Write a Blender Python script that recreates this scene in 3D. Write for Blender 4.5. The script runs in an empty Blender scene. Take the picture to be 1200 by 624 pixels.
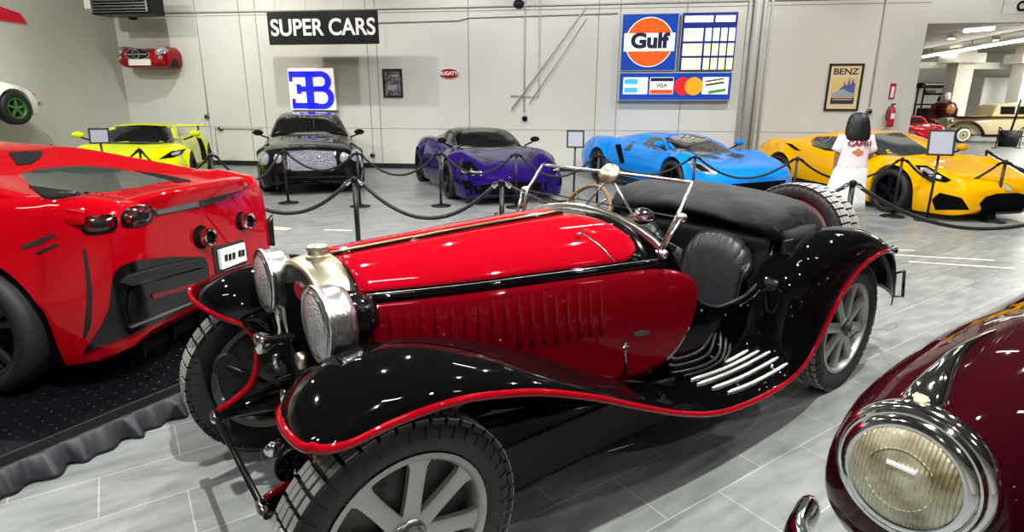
import bpy, bmesh, math, random
import numpy as np
from mathutils import Vector, Matrix
from mathutils.bvhtree import BVHTree
random.seed(7)
scn = bpy.context.scene
COL = scn.collection
PI = math.pi
R = math.radians

# ------------------------------------------------------------------ camera
FPX, PITCH, ROLL, CAMH = 676.1, R(15.35), R(.2435), 1.564
_cp, _sp, _cr, _sr = math.cos(PITCH), math.sin(PITCH), math.cos(ROLL), math.sin(ROLL)
def _rz(v): return np.array([_cr*v[0]-_sr*v[1], _sr*v[0]+_cr*v[1], v[2]])
RT, FW, UP = _rz((1, 0, 0)), _rz((0, -_sp, _cp)), _rz((0, -_cp, -_sp))
CAMP = np.array([0, 0, CAMH])
def ray(u, v):
    c = np.array([u-600, v-312, FPX]); return np.array([c@RT, c@FW, c@UP])
def atz(u, v, z):
    d = ray(u, v); t = (z-CAMH)/d[2]; return np.array([d[0]*t, d[1]*t, z])
def aty(u, v, y):
    d = ray(u, v); t = y/d[1]; return np.array([d[0]*t, y, CAMH+d[2]*t])
cam_d = bpy.data.cameras.new('camera'); cam = bpy.data.objects.new('camera', cam_d); COL.objects.link(cam)
cam_d.sensor_width = 36; cam_d.lens = FPX/1200*36; cam_d.clip_start = .05; cam_d.clip_end = 200
cx = Vector((RT[0], FW[0], UP[0])); cy = -Vector((RT[1], FW[1], UP[1])); cz = -Vector((RT[2], FW[2], UP[2]))
M4 = Matrix.Identity(4)
for i in range(3):
    M4[i][0], M4[i][1], M4[i][2] = cx[i], cy[i], cz[i]
M4[2][3] = CAMH
cam.matrix_world = M4
scn.camera = cam
scn.view_settings.view_transform = 'Standard'; scn.view_settings.look = 'None'
scn.view_settings.gamma = 1; scn.view_settings.use_curve_mapping = False
scn.view_settings.exposure = 0.0

# ------------------------------------------------------------------ materials
def sr(c):
    return tuple(((x/255)/12.92 if x/255 <= .04045 else (((x/255)+.055)/1.055)**2.4) for x in c)
def mat(name, rgb, rough=.5, metal=0, coat=0, spec=.5, emit=0, trans=0, ior=1.45, alpha=1):
    m = bpy.data.materials.new(name); m.use_nodes = True
    b = m.node_tree.nodes['Principled BSDF']
    c = sr(rgb)
    b.inputs['Base Color'].default_value = (*c, 1); b.inputs['Roughness'].default_value = rough
    b.inputs['Metallic'].default_value = metal; b.inputs['Coat Weight'].default_value = coat
    b.inputs['Coat Roughness'].default_value = .03
    b.inputs['Specular IOR Level'].default_value = spec; b.inputs['Transmission Weight'].default_value = trans
    b.inputs['IOR'].default_value = ior; b.inputs['Alpha'].default_value = alpha
    if emit:
        b.inputs['Emission Color'].default_value = (*c, 1); b.inputs['Emission Strength'].default_value = emit
    return m
def nodes(m): return m.node_tree.nodes, m.node_tree.links, m.node_tree.nodes['Principled BSDF']
def bump(m, scale, strength, kind='noise', dist=.01, detail=4, stretch=None):
    n, l, b = nodes(m)
    tc = n.new('ShaderNodeTexCoord'); mp = n.new('ShaderNodeMapping'); l.new(tc.outputs['Object'], mp.inputs[0])
    if stretch: mp.inputs['Scale'].default_value = stretch
    t = n.new('ShaderNodeTexNoise' if kind == 'noise' else 'ShaderNodeTexVoronoi'); t.inputs['Scale'].default_value = scale
    if kind == 'noise': t.inputs['Detail'].default_value = detail
    l.new(mp.outputs[0], t.inputs['Vector'])
    bp = n.new('ShaderNodeBump'); bp.inputs['Strength'].default_value = strength; bp.inputs['Distance'].default_value = dist
    l.new(t.outputs['Fac' if kind == 'noise' else 'Distance'], bp.inputs['Height']); l.new(bp.outputs[0], b.inputs['Normal'])
    return t
def vary(m, rgb2, scale, lo=.35, hi=.65, stretch=None, detail=5):
    n, l, b = nodes(m)
    c1 = tuple(b.inputs['Base Color'].default_value)
    tc = n.new('ShaderNodeTexCoord'); mp = n.new('ShaderNodeMapping'); l.new(tc.outputs['Object'], mp.inputs[0])
    if stretch: mp.inputs['Scale'].default_value = stretch
    t = n.new('ShaderNodeTexNoise'); t.inputs['Scale'].default_value = scale; t.inputs['Detail'].default_value = detail
    l.new(mp.outputs[0], t.inputs['Vector'])
    r = n.new('ShaderNodeValToRGB'); r.color_ramp.elements[0].position = lo; r.color_ramp.elements[1].position = hi
    r.color_ramp.elements[0].color = c1; r.color_ramp.elements[1].color = (*sr(rgb2), 1)
    l.new(t.outputs['Fac'], r.inputs[0]); l.new(r.outputs[0], b.inputs['Base Color'])

M = {}
def paint(name, rgb, coat=1, rough=.35, metal=0): M[name] = mat(name, rgb, .5, metal, coat, .0); M[name].node_tree.nodes['Principled BSDF'].inputs['Coat IOR'].default_value = 1.38; return M[name]
M['black_paint'] = mat('black_paint', (5, 5, 6), .03, 0, 0, .5); paint('crimson_paint', (146, 3, 20), rough=.4)
paint('deep_red_paint', (96, 2, 12), rough=.4); paint('bead_red', (128, 3, 16), rough=.4)
paint('scarlet_paint', (150, 2, 14), rough=.4); paint('burgundy_paint', (40, 4, 11), rough=.35, metal=.0)
paint('lime_paint', (214, 222, 6), rough=.45); paint('yellow_paint', (226, 166, 2), rough=.45)
paint('blue_paint', (18, 130, 222), rough=.4, metal=.1); paint('purple_paint', (36, 14, 92), rough=.35, metal=.3)
paint('lavender_grey', (120, 112, 135), rough=.35, metal=.4)
paint('charcoal_paint', (22, 20, 20), rough=.25, metal=.4); paint('white_paint', (228, 228, 222))
paint('cream_paint', (205, 192, 150)); paint('maroon_paint', (62, 22, 24)); paint('hot_red', (205, 8, 30))
M['void'] = mat('void_black', (4, 4, 4), .9, spec=.1); M['lamp_metal'] = mat('lamp_metal', (222, 222, 222), .24, 1); bump(M['lamp_metal'], 14, .25, dist=.01); M['bright_strip'] = mat('bright_strip', (238, 238, 234), .35, .6); M['polished'] = mat('polished_nickel', (215, 213, 204), .22, 1); M['chrome'] = mat('chrome', (225, 225, 225), .07, 1); M['nickel'] = mat('nickel', (205, 200, 178), .34, 1)
vary(M['nickel'], (182, 175, 148), 9, .3, .7)
M['alu'] = mat('cast_alu', (175, 176, 172), .42, .75); bump(M['alu'], 60, .25, dist=.002)
M['satin'] = mat('satin_steel', (150, 150, 150), .3, 1); M['dark_metal'] = mat('dark_metal', (30, 30, 32), .35, .8)
M['brass'] = mat('hinge_brass', (150, 128, 92), .3, 1)
M['rubber'] = mat('rubber', (26, 27, 28), .62); bump(M['rubber'], 40, .2, dist=.003)
M['tread'] = mat('dusty_tread', (98, 98, 95), .8)
M['black_matte'] = mat('black_matte', (14, 14, 15), .6); M['black_gloss'] = mat('black_gloss', (8, 8, 9), .12)
M['black_post'] = mat('post_black', (16, 16, 17), .35)
M['glass_dark'] = mat('tinted_glass', (16, 19, 20), .06, 0, 1); M['glass_grey'] = mat('grey_glass', (52, 60, 58), .06, 0, 1)
M['glass'] = mat('clear_glass', (255, 255, 255), 0, trans=1, ior=1.05); 
M['lens'] = mat('lens_glass', (205, 208, 208), .18, .5, 1); bump(M['lens'], 110, 1, 'vor', .004)
M['fabric'] = mat('black_fabric', (20, 20, 21), .75); bump(M['fabric'], 9, .55, dist=.03, detail=3)
M['leather'] = mat('black_leather', (18, 20, 22), .42); bump(M['leather'], 60, .2, dist=.003)
M['seat_leather'] = mat('seat_leather', (26, 29, 33), .45); M['skirt'] = mat('skirt_satin', (20, 22, 30), .5)
M['plate'] = mat('diamond_plate', (40, 43, 50), .3, .85)
M['wood'] = mat('wood_rim', (110, 80, 48), .35, 0, .5)
M['white'] = mat('white', (235, 235, 232), .5); M['offwhite'] = mat('offwhite', (222, 218, 205), .6)
M['paper'] = mat('paper', (150, 154, 166), .5); M['sign_black'] = mat('sign_black', (20, 20, 22), .4)
M['red_lens'] = mat('red_lens', (60, 4, 8), .12, 0, 1); M['reflector'] = mat('reflector_red', (90, 12, 20), .3)
M['amber'] = mat('amber_lens', (190, 120, 70), .2); M['lamp'] = mat('lamp_glass', (165, 172, 180), .15, .4, 1)
M['skin'] = mat('skin', (150, 105, 84), .5); M['hair'] = mat('hair', (12, 11, 12), .5)
M['tee'] = mat('white_cotton', (226, 208, 214), .8); M['cotton'] = mat('skirt_cotton', (216, 214, 214), .8)
M['sign_blue'] = mat('sign_blue', (8, 62, 160), .35, emit=.35); M['sign_navy'] = mat('sign_navy', (16, 40, 130), .35, emit=.2)
M['gulf_orange'] = mat('gulf_orange', (238, 84, 20), .35, emit=.5); M['sign_white'] = mat('sign_white', (240, 238, 225), .4, emit=.55)
M['sign_cream'] = mat('sign_cream', (246, 240, 190), .4, emit=.6); M['sign_text'] = mat('sign_text', (16, 30, 70), .4)
M['sky_blue'] = mat('sky_blue', (70, 180, 220), .4, emit=.4); M['card_red'] = mat('card_red', (215, 30, 40), .4, emit=.4)
M['card_orange'] = mat('card_orange', (245, 160, 30), .4, emit=.4); M['card_green'] = mat('card_green', (60, 150, 60), .4, emit=.3)
M['led_blue'] = mat('led_blue', (20, 30, 215), .4, emit=1.1); M['led_white'] = mat('led_white', (240, 225, 215), .4, emit=.8)
M['enamel_red'] = mat('enamel_red', (150, 16, 28), .3); M['poster'] = mat('poster_tan', (218, 198, 158), .6)
M['poster_blue'] = mat('poster_blue', (84, 92, 150), .6); M['poster_grey'] = mat('poster_grey', (150, 158, 172), .6)
M['poster_dark'] = mat('poster_dark', (48, 40, 40), .6); M['poster_ochre'] = mat('poster_ochre', (215, 190, 120), .6)
M['frame_dark'] = mat('frame_dark', (34, 24, 22), .4); M['photo_grey'] = mat('photo_grey', (132, 124, 124), .5)
vary(M['photo_grey'], (50, 44, 46), 14, .4, .6)
M['ext_red'] = mat('ext_red', (180, 30, 40), .4); M['conduit'] = mat('conduit', (196, 196, 190), .5)
M['seam'] = mat('seam', (150, 148, 142), .9); M['mark'] = mat('mark', (228, 226, 210), .6); M['mark_warm'] = mat('mark_warm', (214, 204, 170), .6)
M['green_alu'] = mat('green_spoke', (70, 130, 70), .4, .4); M['grille'] = mat('mesh_grille', (150, 148, 165), .35, .8)
bump(M['grille'], 45, 1, 'vor', .02)
M['carbon'] = mat('carbon', (24, 25, 27), .3, 0, .6); M['banner_red'] = mat('banner_red', (232, 10, 50), .6)
M['yellow_lens'] = mat('yellow_lens', (205, 200, 150), .08, .2, 1)

# ------------------------------------------------------------------ object helpers
def tag(o, label=None, cat=None, group=None, kind=None):
    if label: o['label'] = label
    if cat: o['category'] = cat
    if group: o['group'] = group
    if kind: o['kind'] = kind
    return o
def thing(name, label, cat, loc=(0, 0, 0), rz=0, group=None):
    o = bpy.data.objects.new(name, None); COL.objects.link(o); o.location = loc; o.rotation_euler = (0, 0, rz)
    o.empty_display_size = .1
    return tag(o, label, cat, group)
def obj(name, verts, faces, m, parent=None, smooth=True, loc=(0, 0, 0), rot=(0, 0, 0), auto=None):
    me = bpy.data.meshes.new(name); me.from_pydata([tuple(map(float, v)) for v in verts], [], faces); me.update()
    bm = bmesh.new(); bm.from_mesh(me); bmesh.ops.recalc_face_normals(bm, faces=bm.faces)
    if auto:
        for e in bm.edges:
            if len(e.link_faces) == 2 and e.calc_face_angle(0) > R(auto): e.smooth = False
    bm.to_mesh(me); bm.free()
    for p in me.polygons: p.use_smooth = smooth
    o = bpy.data.objects.new(name, me); COL.objects.link(o)
    mm = M[m] if isinstance(m, str) else m
    me.materials.append(mm); o.location = loc; o.rotation_euler = rot
    if parent: o.parent = parent
    return o
def mod_bevel(o, w, seg=2):
    b = o.modifiers.new('bevel', 'BEVEL'); b.width = w; b.segments = seg; b.limit_method = 'ANGLE'; return o
def mod_solid(o, t, off=-1):
    s = o.modifiers.new('solid', 'SOLIDIFY'); s.thickness = t; s.offset = off; return o
def copy_tree(o, parent=None):
    c = o.copy(); COL.objects.link(c); c.parent = parent
    for ch in list(o.children): copy_tree(ch, c)
    return c
class MB:
    def __init__(s): s.v = []; s.f = []
    def add(s, vs, fs):
        b = len(s.v); s.v += [tuple(v) for v in vs]; s.f += [[i+b for i in f] for f in fs]; return s
    def box(s, c, d, rot=None):
        vs = [Vector((sx*d[0]/2, sy*d[1]/2, sz*d[2]/2)) for sx in (-1, 1) for sy in (-1, 1) for sz in (-1, 1)]
        if rot is not None: vs = [rot @ v for v in vs]
        vs = [v+Vector(c) for v in vs]
        return s.add(vs, [(0, 1, 3, 2), (4, 6, 7, 5), (0, 4, 5, 1), (2, 3, 7, 6), (0, 2, 6, 4), (1, 5, 7, 3)])
    def tube(s, pts, r, n=10, cap=True, closed=False):
        pts = [Vector(p) for p in pts]; k = len(pts)
        rs = r if hasattr(r, '__len__') else [r]*k
        rings = []; prev = None
        for i, p in enumerate(pts):
            if closed: t = (pts[(i+1) % k]-pts[i-1])
            else: t = pts[min(i+1, k-1)]-pts[max(i-1, 0)]
            t.normalize()
            if prev is None:
                a = Vector((0, 0, 1)) if abs(t.z) < .9 else Vector((1, 0, 0)); u = t.cross(a).normalized()
            else:
                u = (prev-t*prev.dot(t)).normalized()
            prev = u; w = t.cross(u)
            rings.append([p+(u*math.cos(2*PI*j/n)+w*math.sin(2*PI*j/n))*rs[i] for j in range(n)])
        vs = [v for g in rings for v in g]; fs = []
        for i in range(k if closed else k-1):
            for j in range(n):
                a, b = i*n+j, i*n+(j+1) % n; i2 = (i+1) % k
                fs.append((a, b, i2*n+(j+1) % n, i2*n+j))
        if cap and not closed: fs += [tuple(range(n))[::-1], tuple((k-1)*n+j for j in range(n))]
        return s.add(vs, fs)
    def lathe(s, prof, n=32, axis='z', o=(0, 0, 0), cap=True):
        # prof: list of (radius, height) revolved about the axis
        vs = []
        for r, h in prof:
            for j in range(n):
                a = 2*PI*j/n; c, d = r*math.cos(a), r*math.sin(a)
                v = {'z': (c, d, h), 'y': (c, h, d), 'x': (h, c, d)}[axis]
                vs.append((v[0]+o[0], v[1]+o[1], v[2]+o[2]))
        fs = [(i*n+j, i*n+(j+1) % n, (i+1)*n+(j+1) % n, (i+1)*n+j) for i in range(len(prof)-1) for j in range(n)]
        if cap:
            if prof[0][0] > 1e-5: fs.append(tuple(range(n)))
            if prof[-1][0] > 1e-5: fs.append(tuple((len(prof)-1)*n+j for j in range(n)))
        return s.add(vs, fs)
    def grid(s, P, cu=False, cv=False):
        nu, nv = len(P), len(P[0])
        vs = [p for row in P for p in row]; fs = []
        for i in range(nu if cu else nu-1):
            for j in range(nv if cv else nv-1):
                i2, j2 = (i+1) % nu, (j+1) % nv
                fs.append((i*nv+j, i*nv+j2, i2*nv+j2, i2*nv+j))
        return s.add(vs, fs)
    def prism(s, poly, h0, h1, axis='z', o=(0, 0, 0)):
        n = len(poly)
        def P(a, b, h): return {'z': (a, b, h), 'y': (a, h, b), 'x': (h, a, b)}[axis]
        vs = [P(a, b, h0) for a, b in poly]+[P(a, b, h1) for a, b in poly]
        vs = [(v[0]+o[0], v[1]+o[1], v[2]+o[2]) for v in vs]
        return s.add(vs, [tuple(range(n))[::-1], tuple(range(n, 2*n))]+[(i, (i+1) % n, n+(i+1) % n, n+i) for i in range(n)])
    def mirror(s):
        b = len(s.v); n = len(s.f)
        s.v += [(x, -y, z) for x, y, z in s.v]; s.f += [[i+b for i in f][::-1] for f in s.f[:n]]; return s
    def build(s, name, m, parent=None, smooth=True, **k): return obj(name, s.v, s.f, m, parent, smooth, **k)
def box(name, c, d, m, parent=None, bev=0, rot=None, **k):
    o = MB().box(c, d, rot).build(name, m, parent, smooth=False, **k)
    if bev: mod_bevel(o, bev)
    return o
def tube(name, pts, r, m, parent=None, n=10, **k): return MB().tube(pts, r, n, **k).build(name, m, parent)
def cr(pts, n=8, closed=False):
    P = [np.array(p, float) for p in pts]; out = []; k = len(P)
    rng = range(k if closed else k-1)
    for i in rng:
        p0 = P[i-1] if (i > 0 or closed) else 2*P[0]-P[1]; p1 = P[i]; p2 = P[(i+1) % k]
        p3 = P[(i+2) % k] if (i+2 < k or closed) else 2*P[-1]-P[-2]
        for j in range(n):
            t = j/n; out.append(.5*((2*p1)+(-p0+p2)*t+(2*p0-5*p1+4*p2-p3)*t*t+(-p0+3*p1-3*p2+p3)*t**3))
    if not closed: out.append(P[-1])
    return out
def mono(xs, ys, x):
    # monotone cubic interpolation
    xs = np.array(xs, float); ys = np.array(ys, float)
    h = np.diff(xs); d = np.diff(ys)/h; m = np.zeros(len(xs)); m[0] = d[0]; m[-1] = d[-1]
    for i in range(1, len(xs)-1):
        m[i] = 0 if d[i-1]*d[i] <= 0 else 2*d[i-1]*d[i]/(d[i-1]+d[i])
    i = int(np.clip(np.searchsorted(xs, x)-1, 0, len(xs)-2)); t = (x-xs[i])/h[i]
    t = min(max(t, 0), 1)
    return (2*t**3-3*t*t+1)*ys[i]+(t**3-2*t*t+t)*h[i]*m[i]+(-2*t**3+3*t*t)*ys[i+1]+(t**3-t*t)*h[i]*m[i+1]
def text(name, body, size, m, parent, loc, rot, depth=.003, bold=0, sx=1, align='CENTER'):
    cu = bpy.data.curves.new(name, 'FONT'); cu.body = body; cu.size = size; cu.extrude = depth; cu.offset = bold
    cu.align_x = align; cu.align_y = 'CENTER'
    t = bpy.data.objects.new(name, cu); dg = None
    COL.objects.link(t); bpy.context.view_layer.update()
    me = bpy.data.meshes.new_from_object(t.evaluated_get(bpy.context.evaluated_depsgraph_get()))
    bpy.data.objects.remove(t)
    o = bpy.data.objects.new(name, me); COL.objects.link(o); me.materials.clear(); me.materials.append(M[m])
    o.location = loc; o.rotation_euler = rot; o.scale = (sx, 1, 1)
    if parent: o.parent = parent
    return o

# casting outlines onto real surfaces ------------------------------------------------
class Rig:
    """a vehicle's frame: x forward, y left, z up; casts outlines onto its panels"""
    def __init__(s, root):
        s.root = root; a = root.rotation_euler[2]; s.o = np.array(root.location)
        s.d = np.array([math.cos(a), math.sin(a), 0]); s.l = np.array([-math.sin(a), math.cos(a), 0])
        s.trees = []
    def surf(s, *objs):
        for o in objs:
            me = o.data; mw = o.matrix_local if o.parent else Matrix.Identity(4)
            s.trees.append(BVHTree.FromPolygons([mw @ v.co for v in me.vertices], [tuple(p.vertices) for p in me.polygons]))
    def to_local(s, p):
        q = np.array(p)-s.o; return Vector((q@s.d, q@s.l, q[2]))
    def cast(s, o, d, trees=None):
        best = None
        for t in (trees or s.trees):
            h = t.ray_cast(Vector(o), Vector(d))
            if h[0] is not None and (best is None or h[3] < best[3]): best = h
        return best
    def px(s, u, v, trees=None):
        d = ray(u, v); dl = Vector((d@s.d, d@s.l, d[2])).normalized()
        return s.cast(s.to_local(CAMP), dl, trees)
    def dirc(s, axis, a, b):
        if axis == '-x': return s.cast((5, a, b), (-1, 0, 0))
        if axis == '+x': return s.cast((-9, a, b), (1, 0, 0))
        if axis == '-y': return s.cast((a, 3, b), (0, -1, 0))
        if axis == '+y': return s.cast((a, -3, b), (0, 1, 0))
        if axis == '-z': return s.cast((a, b, 4), (0, 0, -1))
    def patch(s, name, outline, m, off=.004, mode='px', mirror=False, rings=5, th=.012, n=None, parent=None, keep=True, dome=0):
        pts = [np.array(p, float) for p in outline]
        # resample edges
        per = []
        L = sum(np.linalg.norm(pts[i]-pts[i-1]) for i in range(len(pts))); n = n or 44
        for i in range(len(pts)):
            a, b = pts[i], pts[(i+1) % len(pts)]; k = max(1, int(round(np.linalg.norm(b-a)/L*n)))
            per += [a+(b-a)*j/k for j in range(k)]
        c = sum(per)/len(per); N = len(per); grid = []
        for k in range(rings+1):
            f = k/rings; row = []
            for p in per:
                q = c+(p-c)*f
                h = s.px(*q) if mode == 'px' else s.dirc(mode, *q)
                row.append(h)
            grid.append(row)
        V = []; last = None
        okh = next((h for row in grid for h in row if h), None)
        if okh is None: print('PATCH MISS', name); return None
        prevrow = [okh]*N
        P = []; Nn = []
        for k, row in enumerate(grid):
            rp = []
            for j, h in enumerate(row):
                if h is None: h = prevrow[j]
                elif k > 0 and (h[0]-prevrow[j][0]).length > .5: h = prevrow[j]
                rp.append(h)
            prevrow = rp
            P.append([h[0] for h in rp]); Nn.append([h[1] for h in rp])
        nn = [[v for v in row] for row in Nn]
        eye = s.to_local(CAMP)
        def outw(p, nr):
            if mode == 'px': ref = eye-p
            else: ref = Vector({'-x': (1, 0, 0), '+x': (-1, 0, 0), '-y': (0, 1, 0), '+y': (0, -1, 0), '-z': (0, 0, 1)}[mode])
            return nr if nr.dot(ref) > 0 else -nr
        top = [[p+outw(p, q)*(off+dome*(1-(k/rings)**2)) for p, q in zip(a, b)] for k, (a, b) in enumerate(zip(P, nn))]
        low = [p-outw(p, q)*th for p, q in zip(P[-1], nn[-1])]
        vs = [top[0][0]]; fs = []
        for k in range(1, rings+1): vs += top[k]
        vs += low
        for j in range(N):
            j2 = (j+1) % N; fs.append((0, 1+j, 1+j2))
            for k in range(0, rings): fs.append((1+k*N+j, 1+(k+1)*N+j, 1+(k+1)*N+j2, 1+k*N+j2))
        vs = [tuple(v) for v in vs]; par = parent or s.root
        o = obj(name, vs, fs, m, par, auto=50)
        if mirror:
            o2 = obj(name, [(x, -y, z) for x, y, z in vs], fs, m, par if not parent else s.root, auto=50); return o, o2
        return o
# ------------------------------------------------------------------ the room
WY = R(-8); WD = np.array([math.cos(WY), math.sin(WY), 0]); WN = np.array([-math.sin(WY), math.cos(WY), 0]); DW = 14.87; CEIL = 5.6
def wp(u, n, z=0): return WD*u+WN*n+np.array([0, 0, z])
def wpx(u, v, off=0):
    d = ray(u, v); t = (DW-off)/(d@WN); p = np.array([0, 0, CAMH])+d*t; return p@WD, p[2]
def slab(name, poly, h0, h1, m, axis='z', parent=None, **k):   # polygons in the room's own axes (along, out, up)
    b = MB().prism(poly, h0, h1, axis); b.v = [tuple(wp(*v)) for v in b.v]; o = b.build(name, m, parent, smooth=False); return tag(o, kind='structure') if not parent else o
U0, U1, N0, NB = -12.8, 17.0, -7.0, 42.0
floor_m = mat('slate_tile', (172, 176, 173), .34, spec=.45)
n_, l_, b_ = nodes(floor_m)
tc = n_.new('ShaderNodeTexCoord'); mp = n_.new('ShaderNodeMapping'); l_.new(tc.outputs['Object'], mp.inputs[0])
mp.inputs['Rotation'].default_value = (0, 0, -R(34.1)); mp.inputs['Location'].default_value = (-.045, 0, 0)
br = n_.new('ShaderNodeTexBrick'); l_.new(mp.outputs[0], br.inputs['Vector'])
br.offset = .5; br.offset_frequency = 2; br.inputs['Scale'].default_value = 1; br.inputs['Brick Width'].default_value = .62
br.inputs['Row Height'].default_value = .3125; br.inputs['Mortar Size'].default_value = .0032; br.inputs['Mortar Smooth'].default_value = .3
br.inputs['Color1'].default_value = (*sr((134, 138, 137)), 1); br.inputs['Color2'].default_value = (*sr((120, 124, 123)), 1)
br.inputs['Mortar'].default_value = (*sr((168, 170, 167)), 1)
nz = n_.new('ShaderNodeTexNoise'); mp2 = n_.new('ShaderNodeMapping'); l_.new(mp.outputs[0], mp2.inputs[0]); mp2.inputs['Scale'].default_value = (1.6, 6, 1)
l_.new(mp2.outputs[0], nz.inputs['Vector']); nz.inputs['Scale'].default_value = 2.2; nz.inputs['Detail'].default_value = 7
rp = n_.new('ShaderNodeValToRGB'); rp.color_ramp.elements[0].position = .3; rp.color_ramp.elements[1].position = .72
rp.color_ramp.elements[0].color = (.68, .69, .69, 1); rp.color_ramp.elements[1].color = (1.18, 1.18, 1.17, 1)
l_.new(nz.outputs['Fac'], rp.inputs[0])
mx = n_.new('ShaderNodeMix'); mx.data_type = 'RGBA'; mx.blend_type = 'MULTIPLY'; mx.inputs[0].default_value = 1
l_.new(br.outputs['Color'], mx.inputs[6]); l_.new(rp.outputs[0], mx.inputs[7]); l_.new(mx.outputs[2], b_.inputs['Base Color'])
bp = n_.new('ShaderNodeBump'); bp.inputs['Strength'].default_value = .12; bp.inputs['Distance'].default_value = .01
l_.new(nz.outputs['Fac'], bp.inputs['Height']); l_.new(bp.outputs[0], b_.inputs['Normal'])
slab('floor', [(U0-1, N0-1), (46, N0-1), (46, NB+1), (U0-1, NB+1)], -.1, 0, floor_m)
wall_m = mat('painted_wall', (214, 214, 208), .6); bump(wall_m, 3, .04); vary(wall_m, (204, 200, 190), .35, .35, .65)
ceil_m = mat('ceiling_grey', (96, 95, 92), .8)
OX = 7.17; OZ = 3.4; OX1 = 15.5
wb = slab('wall_back', [(U0-.2, 0), (OX, 0), (OX, OZ), (OX1, OZ), (OX1, 0), (U1+.2, 0), (U1+.2, CEIL), (U0-.2, CEIL)], DW, DW+.25, wall_m, 'y')
# mesh axes for 'y' prisms are (along, out, up) already
slab('wall_left', [(U0-.2, N0), (U0, N0), (U0, DW), (U0-.2, DW)], 0, CEIL, wall_m)
slab('wall_right', [(U1, N0), (U1+.2, N0), (U1+.2, DW), (U1, DW)], 0, CEIL, wall_m)
slab('wall_front', [(U0-.2, N0-.2), (U1+.2, N0-.2), (U1+.2, N0), (U0-.2, N0)], 0, CEIL, wall_m)
slab('ceiling', [(U0-.2, N0-.2), (U1+.2, N0-.2), (U1+.2, DW+.25), (U0-.2, DW+.25)], CEIL, CEIL+.1, ceil_m)
dark = mat('skirting_black', (24, 24, 25), .5)
slab('baseboard_back', [(U0, DW-.02), (OX, DW-.02), (OX, DW), (U0, DW)], 0, .13, dark)
foil = mat('ceiling_foil', (190, 186, 176), .45, .2); bump(foil, 1.2, 1, dist=.5, stretch=(.15, 1, 1))
slab('ceiling_showroom', [(6, DW+.25), (46, DW+.25), (46, NB), (6, NB)], 5.0, 5.1, foil)
slab('wall_showroom', [(6, NB), (46, NB), (46, NB+.2), (6, NB+.2)], 0, 5.0, wall_m)
slab('wall_showroom_left', [(5.8, DW+.25), (6, DW+.25), (6, NB), (5.8, NB)], 0, 5, wall_m)
slab('wall_showroom_right', [(46, DW+.25), (46.2, DW+.25), (46.2, NB), (46, NB)], 0, 5, wall_m)
# seams between the wall panels, part of the wall
s = MB()
for (a, b) in [((228, 0), (243, 136)), ((277, 0), (294, 136)), ((301, 30), (311, 140)), ((430, 47), (436, 155)), ((442.5, 52), (445.5, 155)), ((549, 17), (550, 150)), ((700.5, 20), (698, 150)), ((722, 120), (721, 155)), ((797, 120), (795, 150))]:
    u = (wpx(*a)[0]+wpx(*b)[0])/2
    s.box((u, DW-.001, 2.8), (.022, .006, 5.6))
s.box(((U0+OX)/2, DW-.001, 1.03), (OX-U0, .006, .012)); s.box(((U0+OX)/2, DW-.001, 3.83), (OX-U0, .006, .02))
s.v = [tuple(wp(*v)) for v in s.v]; s.build('wall_seam', 'seam', wb, smooth=False)
def wt(name, label, cat, u, z, off=0, group=None): return thing(name, label, cat, tuple(wp(u, DW-off, z)), WY, group)
# conduits and pipes
def trim(name, pts, r, m='conduit'):
    o = MB().tube([tuple(wp(*p)) for p in pts], r, 8).build(name, m); return tag(o, kind='structure')
zc_ = wpx(150, 19)[1]
trim('trim_1', [(U0, DW-.03, 3.92), (-4, DW-.03, 3.92), (OX, DW-.03, 3.95)], .02)
trim('trim_2', [(-5.5, DW-.03, 3.60), (-3.4, DW-.03, 3.62), (-3.2, DW-.03, 3.68), (.4, DW-.03, 3.72)], .014)
u1 = wpx(615, 60)[0]; trim('trim_3', [(u1, DW-.03, CEIL), (u1, DW-.03, 1.45)], .012)
u2 = wpx(632, 60)[0]; trim('trim_4', [(u2, DW-.03, CEIL), (u2, DW-.03, wpx(632, 113)[1]), (u2-.7, DW-.03, wpx(603, 112)[1])], .012)
a, b = wpx(687, 8), wpx(600, 128)
trim('trim_5', [(a[0], DW-.05, a[1]), (b[0], DW-.05, b[1])], .02); trim('trim_6', [(a[0]+.02, DW-.05, a[1]-.25), (b[0]+.45, DW-.05, b[1]+.15)], .014)
for i, (px, r) in enumerate([(873, .035), (882, .10), (891, .05), (899, .03)]):
    u = wpx(px, 60)[0]; trim('trim_%d' % (7+i), [(u, DW-r-.01, CEIL), (u, DW-r-.01, 0.0)], r)
u = wpx(1027, 70)[0]; trim('trim_11', [(u, DW-.03, CEIL), (u, DW-.03, 1.62)], .012)
u = wpx(235, 60)[0]; trim('trim_12', [(u, DW-.03, 3.9), (u, DW-.03, 1.32)], .012)
u, z = wpx(252, 150); trim('trim_13', [(u, DW-.03, z), (u+1.4, DW-.03, z)], .014)
trim('trim_14', [(wpx(252, 150)[0], DW-.03, z), (wpx(252, 150)[0], DW-.03, .3)], .014)
u, z = wpx(332, 183)
for nm, (px, py), lab in [('wall_outlet', (615, 139), 'small round dark outlet at the end of the conduit right of the diagonal brace'), ('wall_switch', (1018, 131), 'small grey switch box under the conduit between the tan poster and the extinguisher'),
        ('alarm_bell', (259, 151), 'small round metal alarm fitting low on the wall right of the lime car'), ('junction_box', (243, 137), 'small junction box at the end of a conduit left of the black sedan'), ('valve_box', (437, 182), 'small dark outlet just above the black skirting between the black and purple cars')]:
    u, z = wpx(px, py); t = wt(nm, lab, 'fitting', u, z)
    mod_bevel(MB().lathe([(.07, 0), (.07, -.03), (.045, -.06)], 16, 'y').build('backplate', 'satin' if nm != 'wall_outlet' else 'black_matte', t, auto=40), .004)
    MB().lathe([(.03, -.055), (.03, -.09), (.0, -.095)], 12, 'y').build('cover', 'dark_metal', t)

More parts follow.
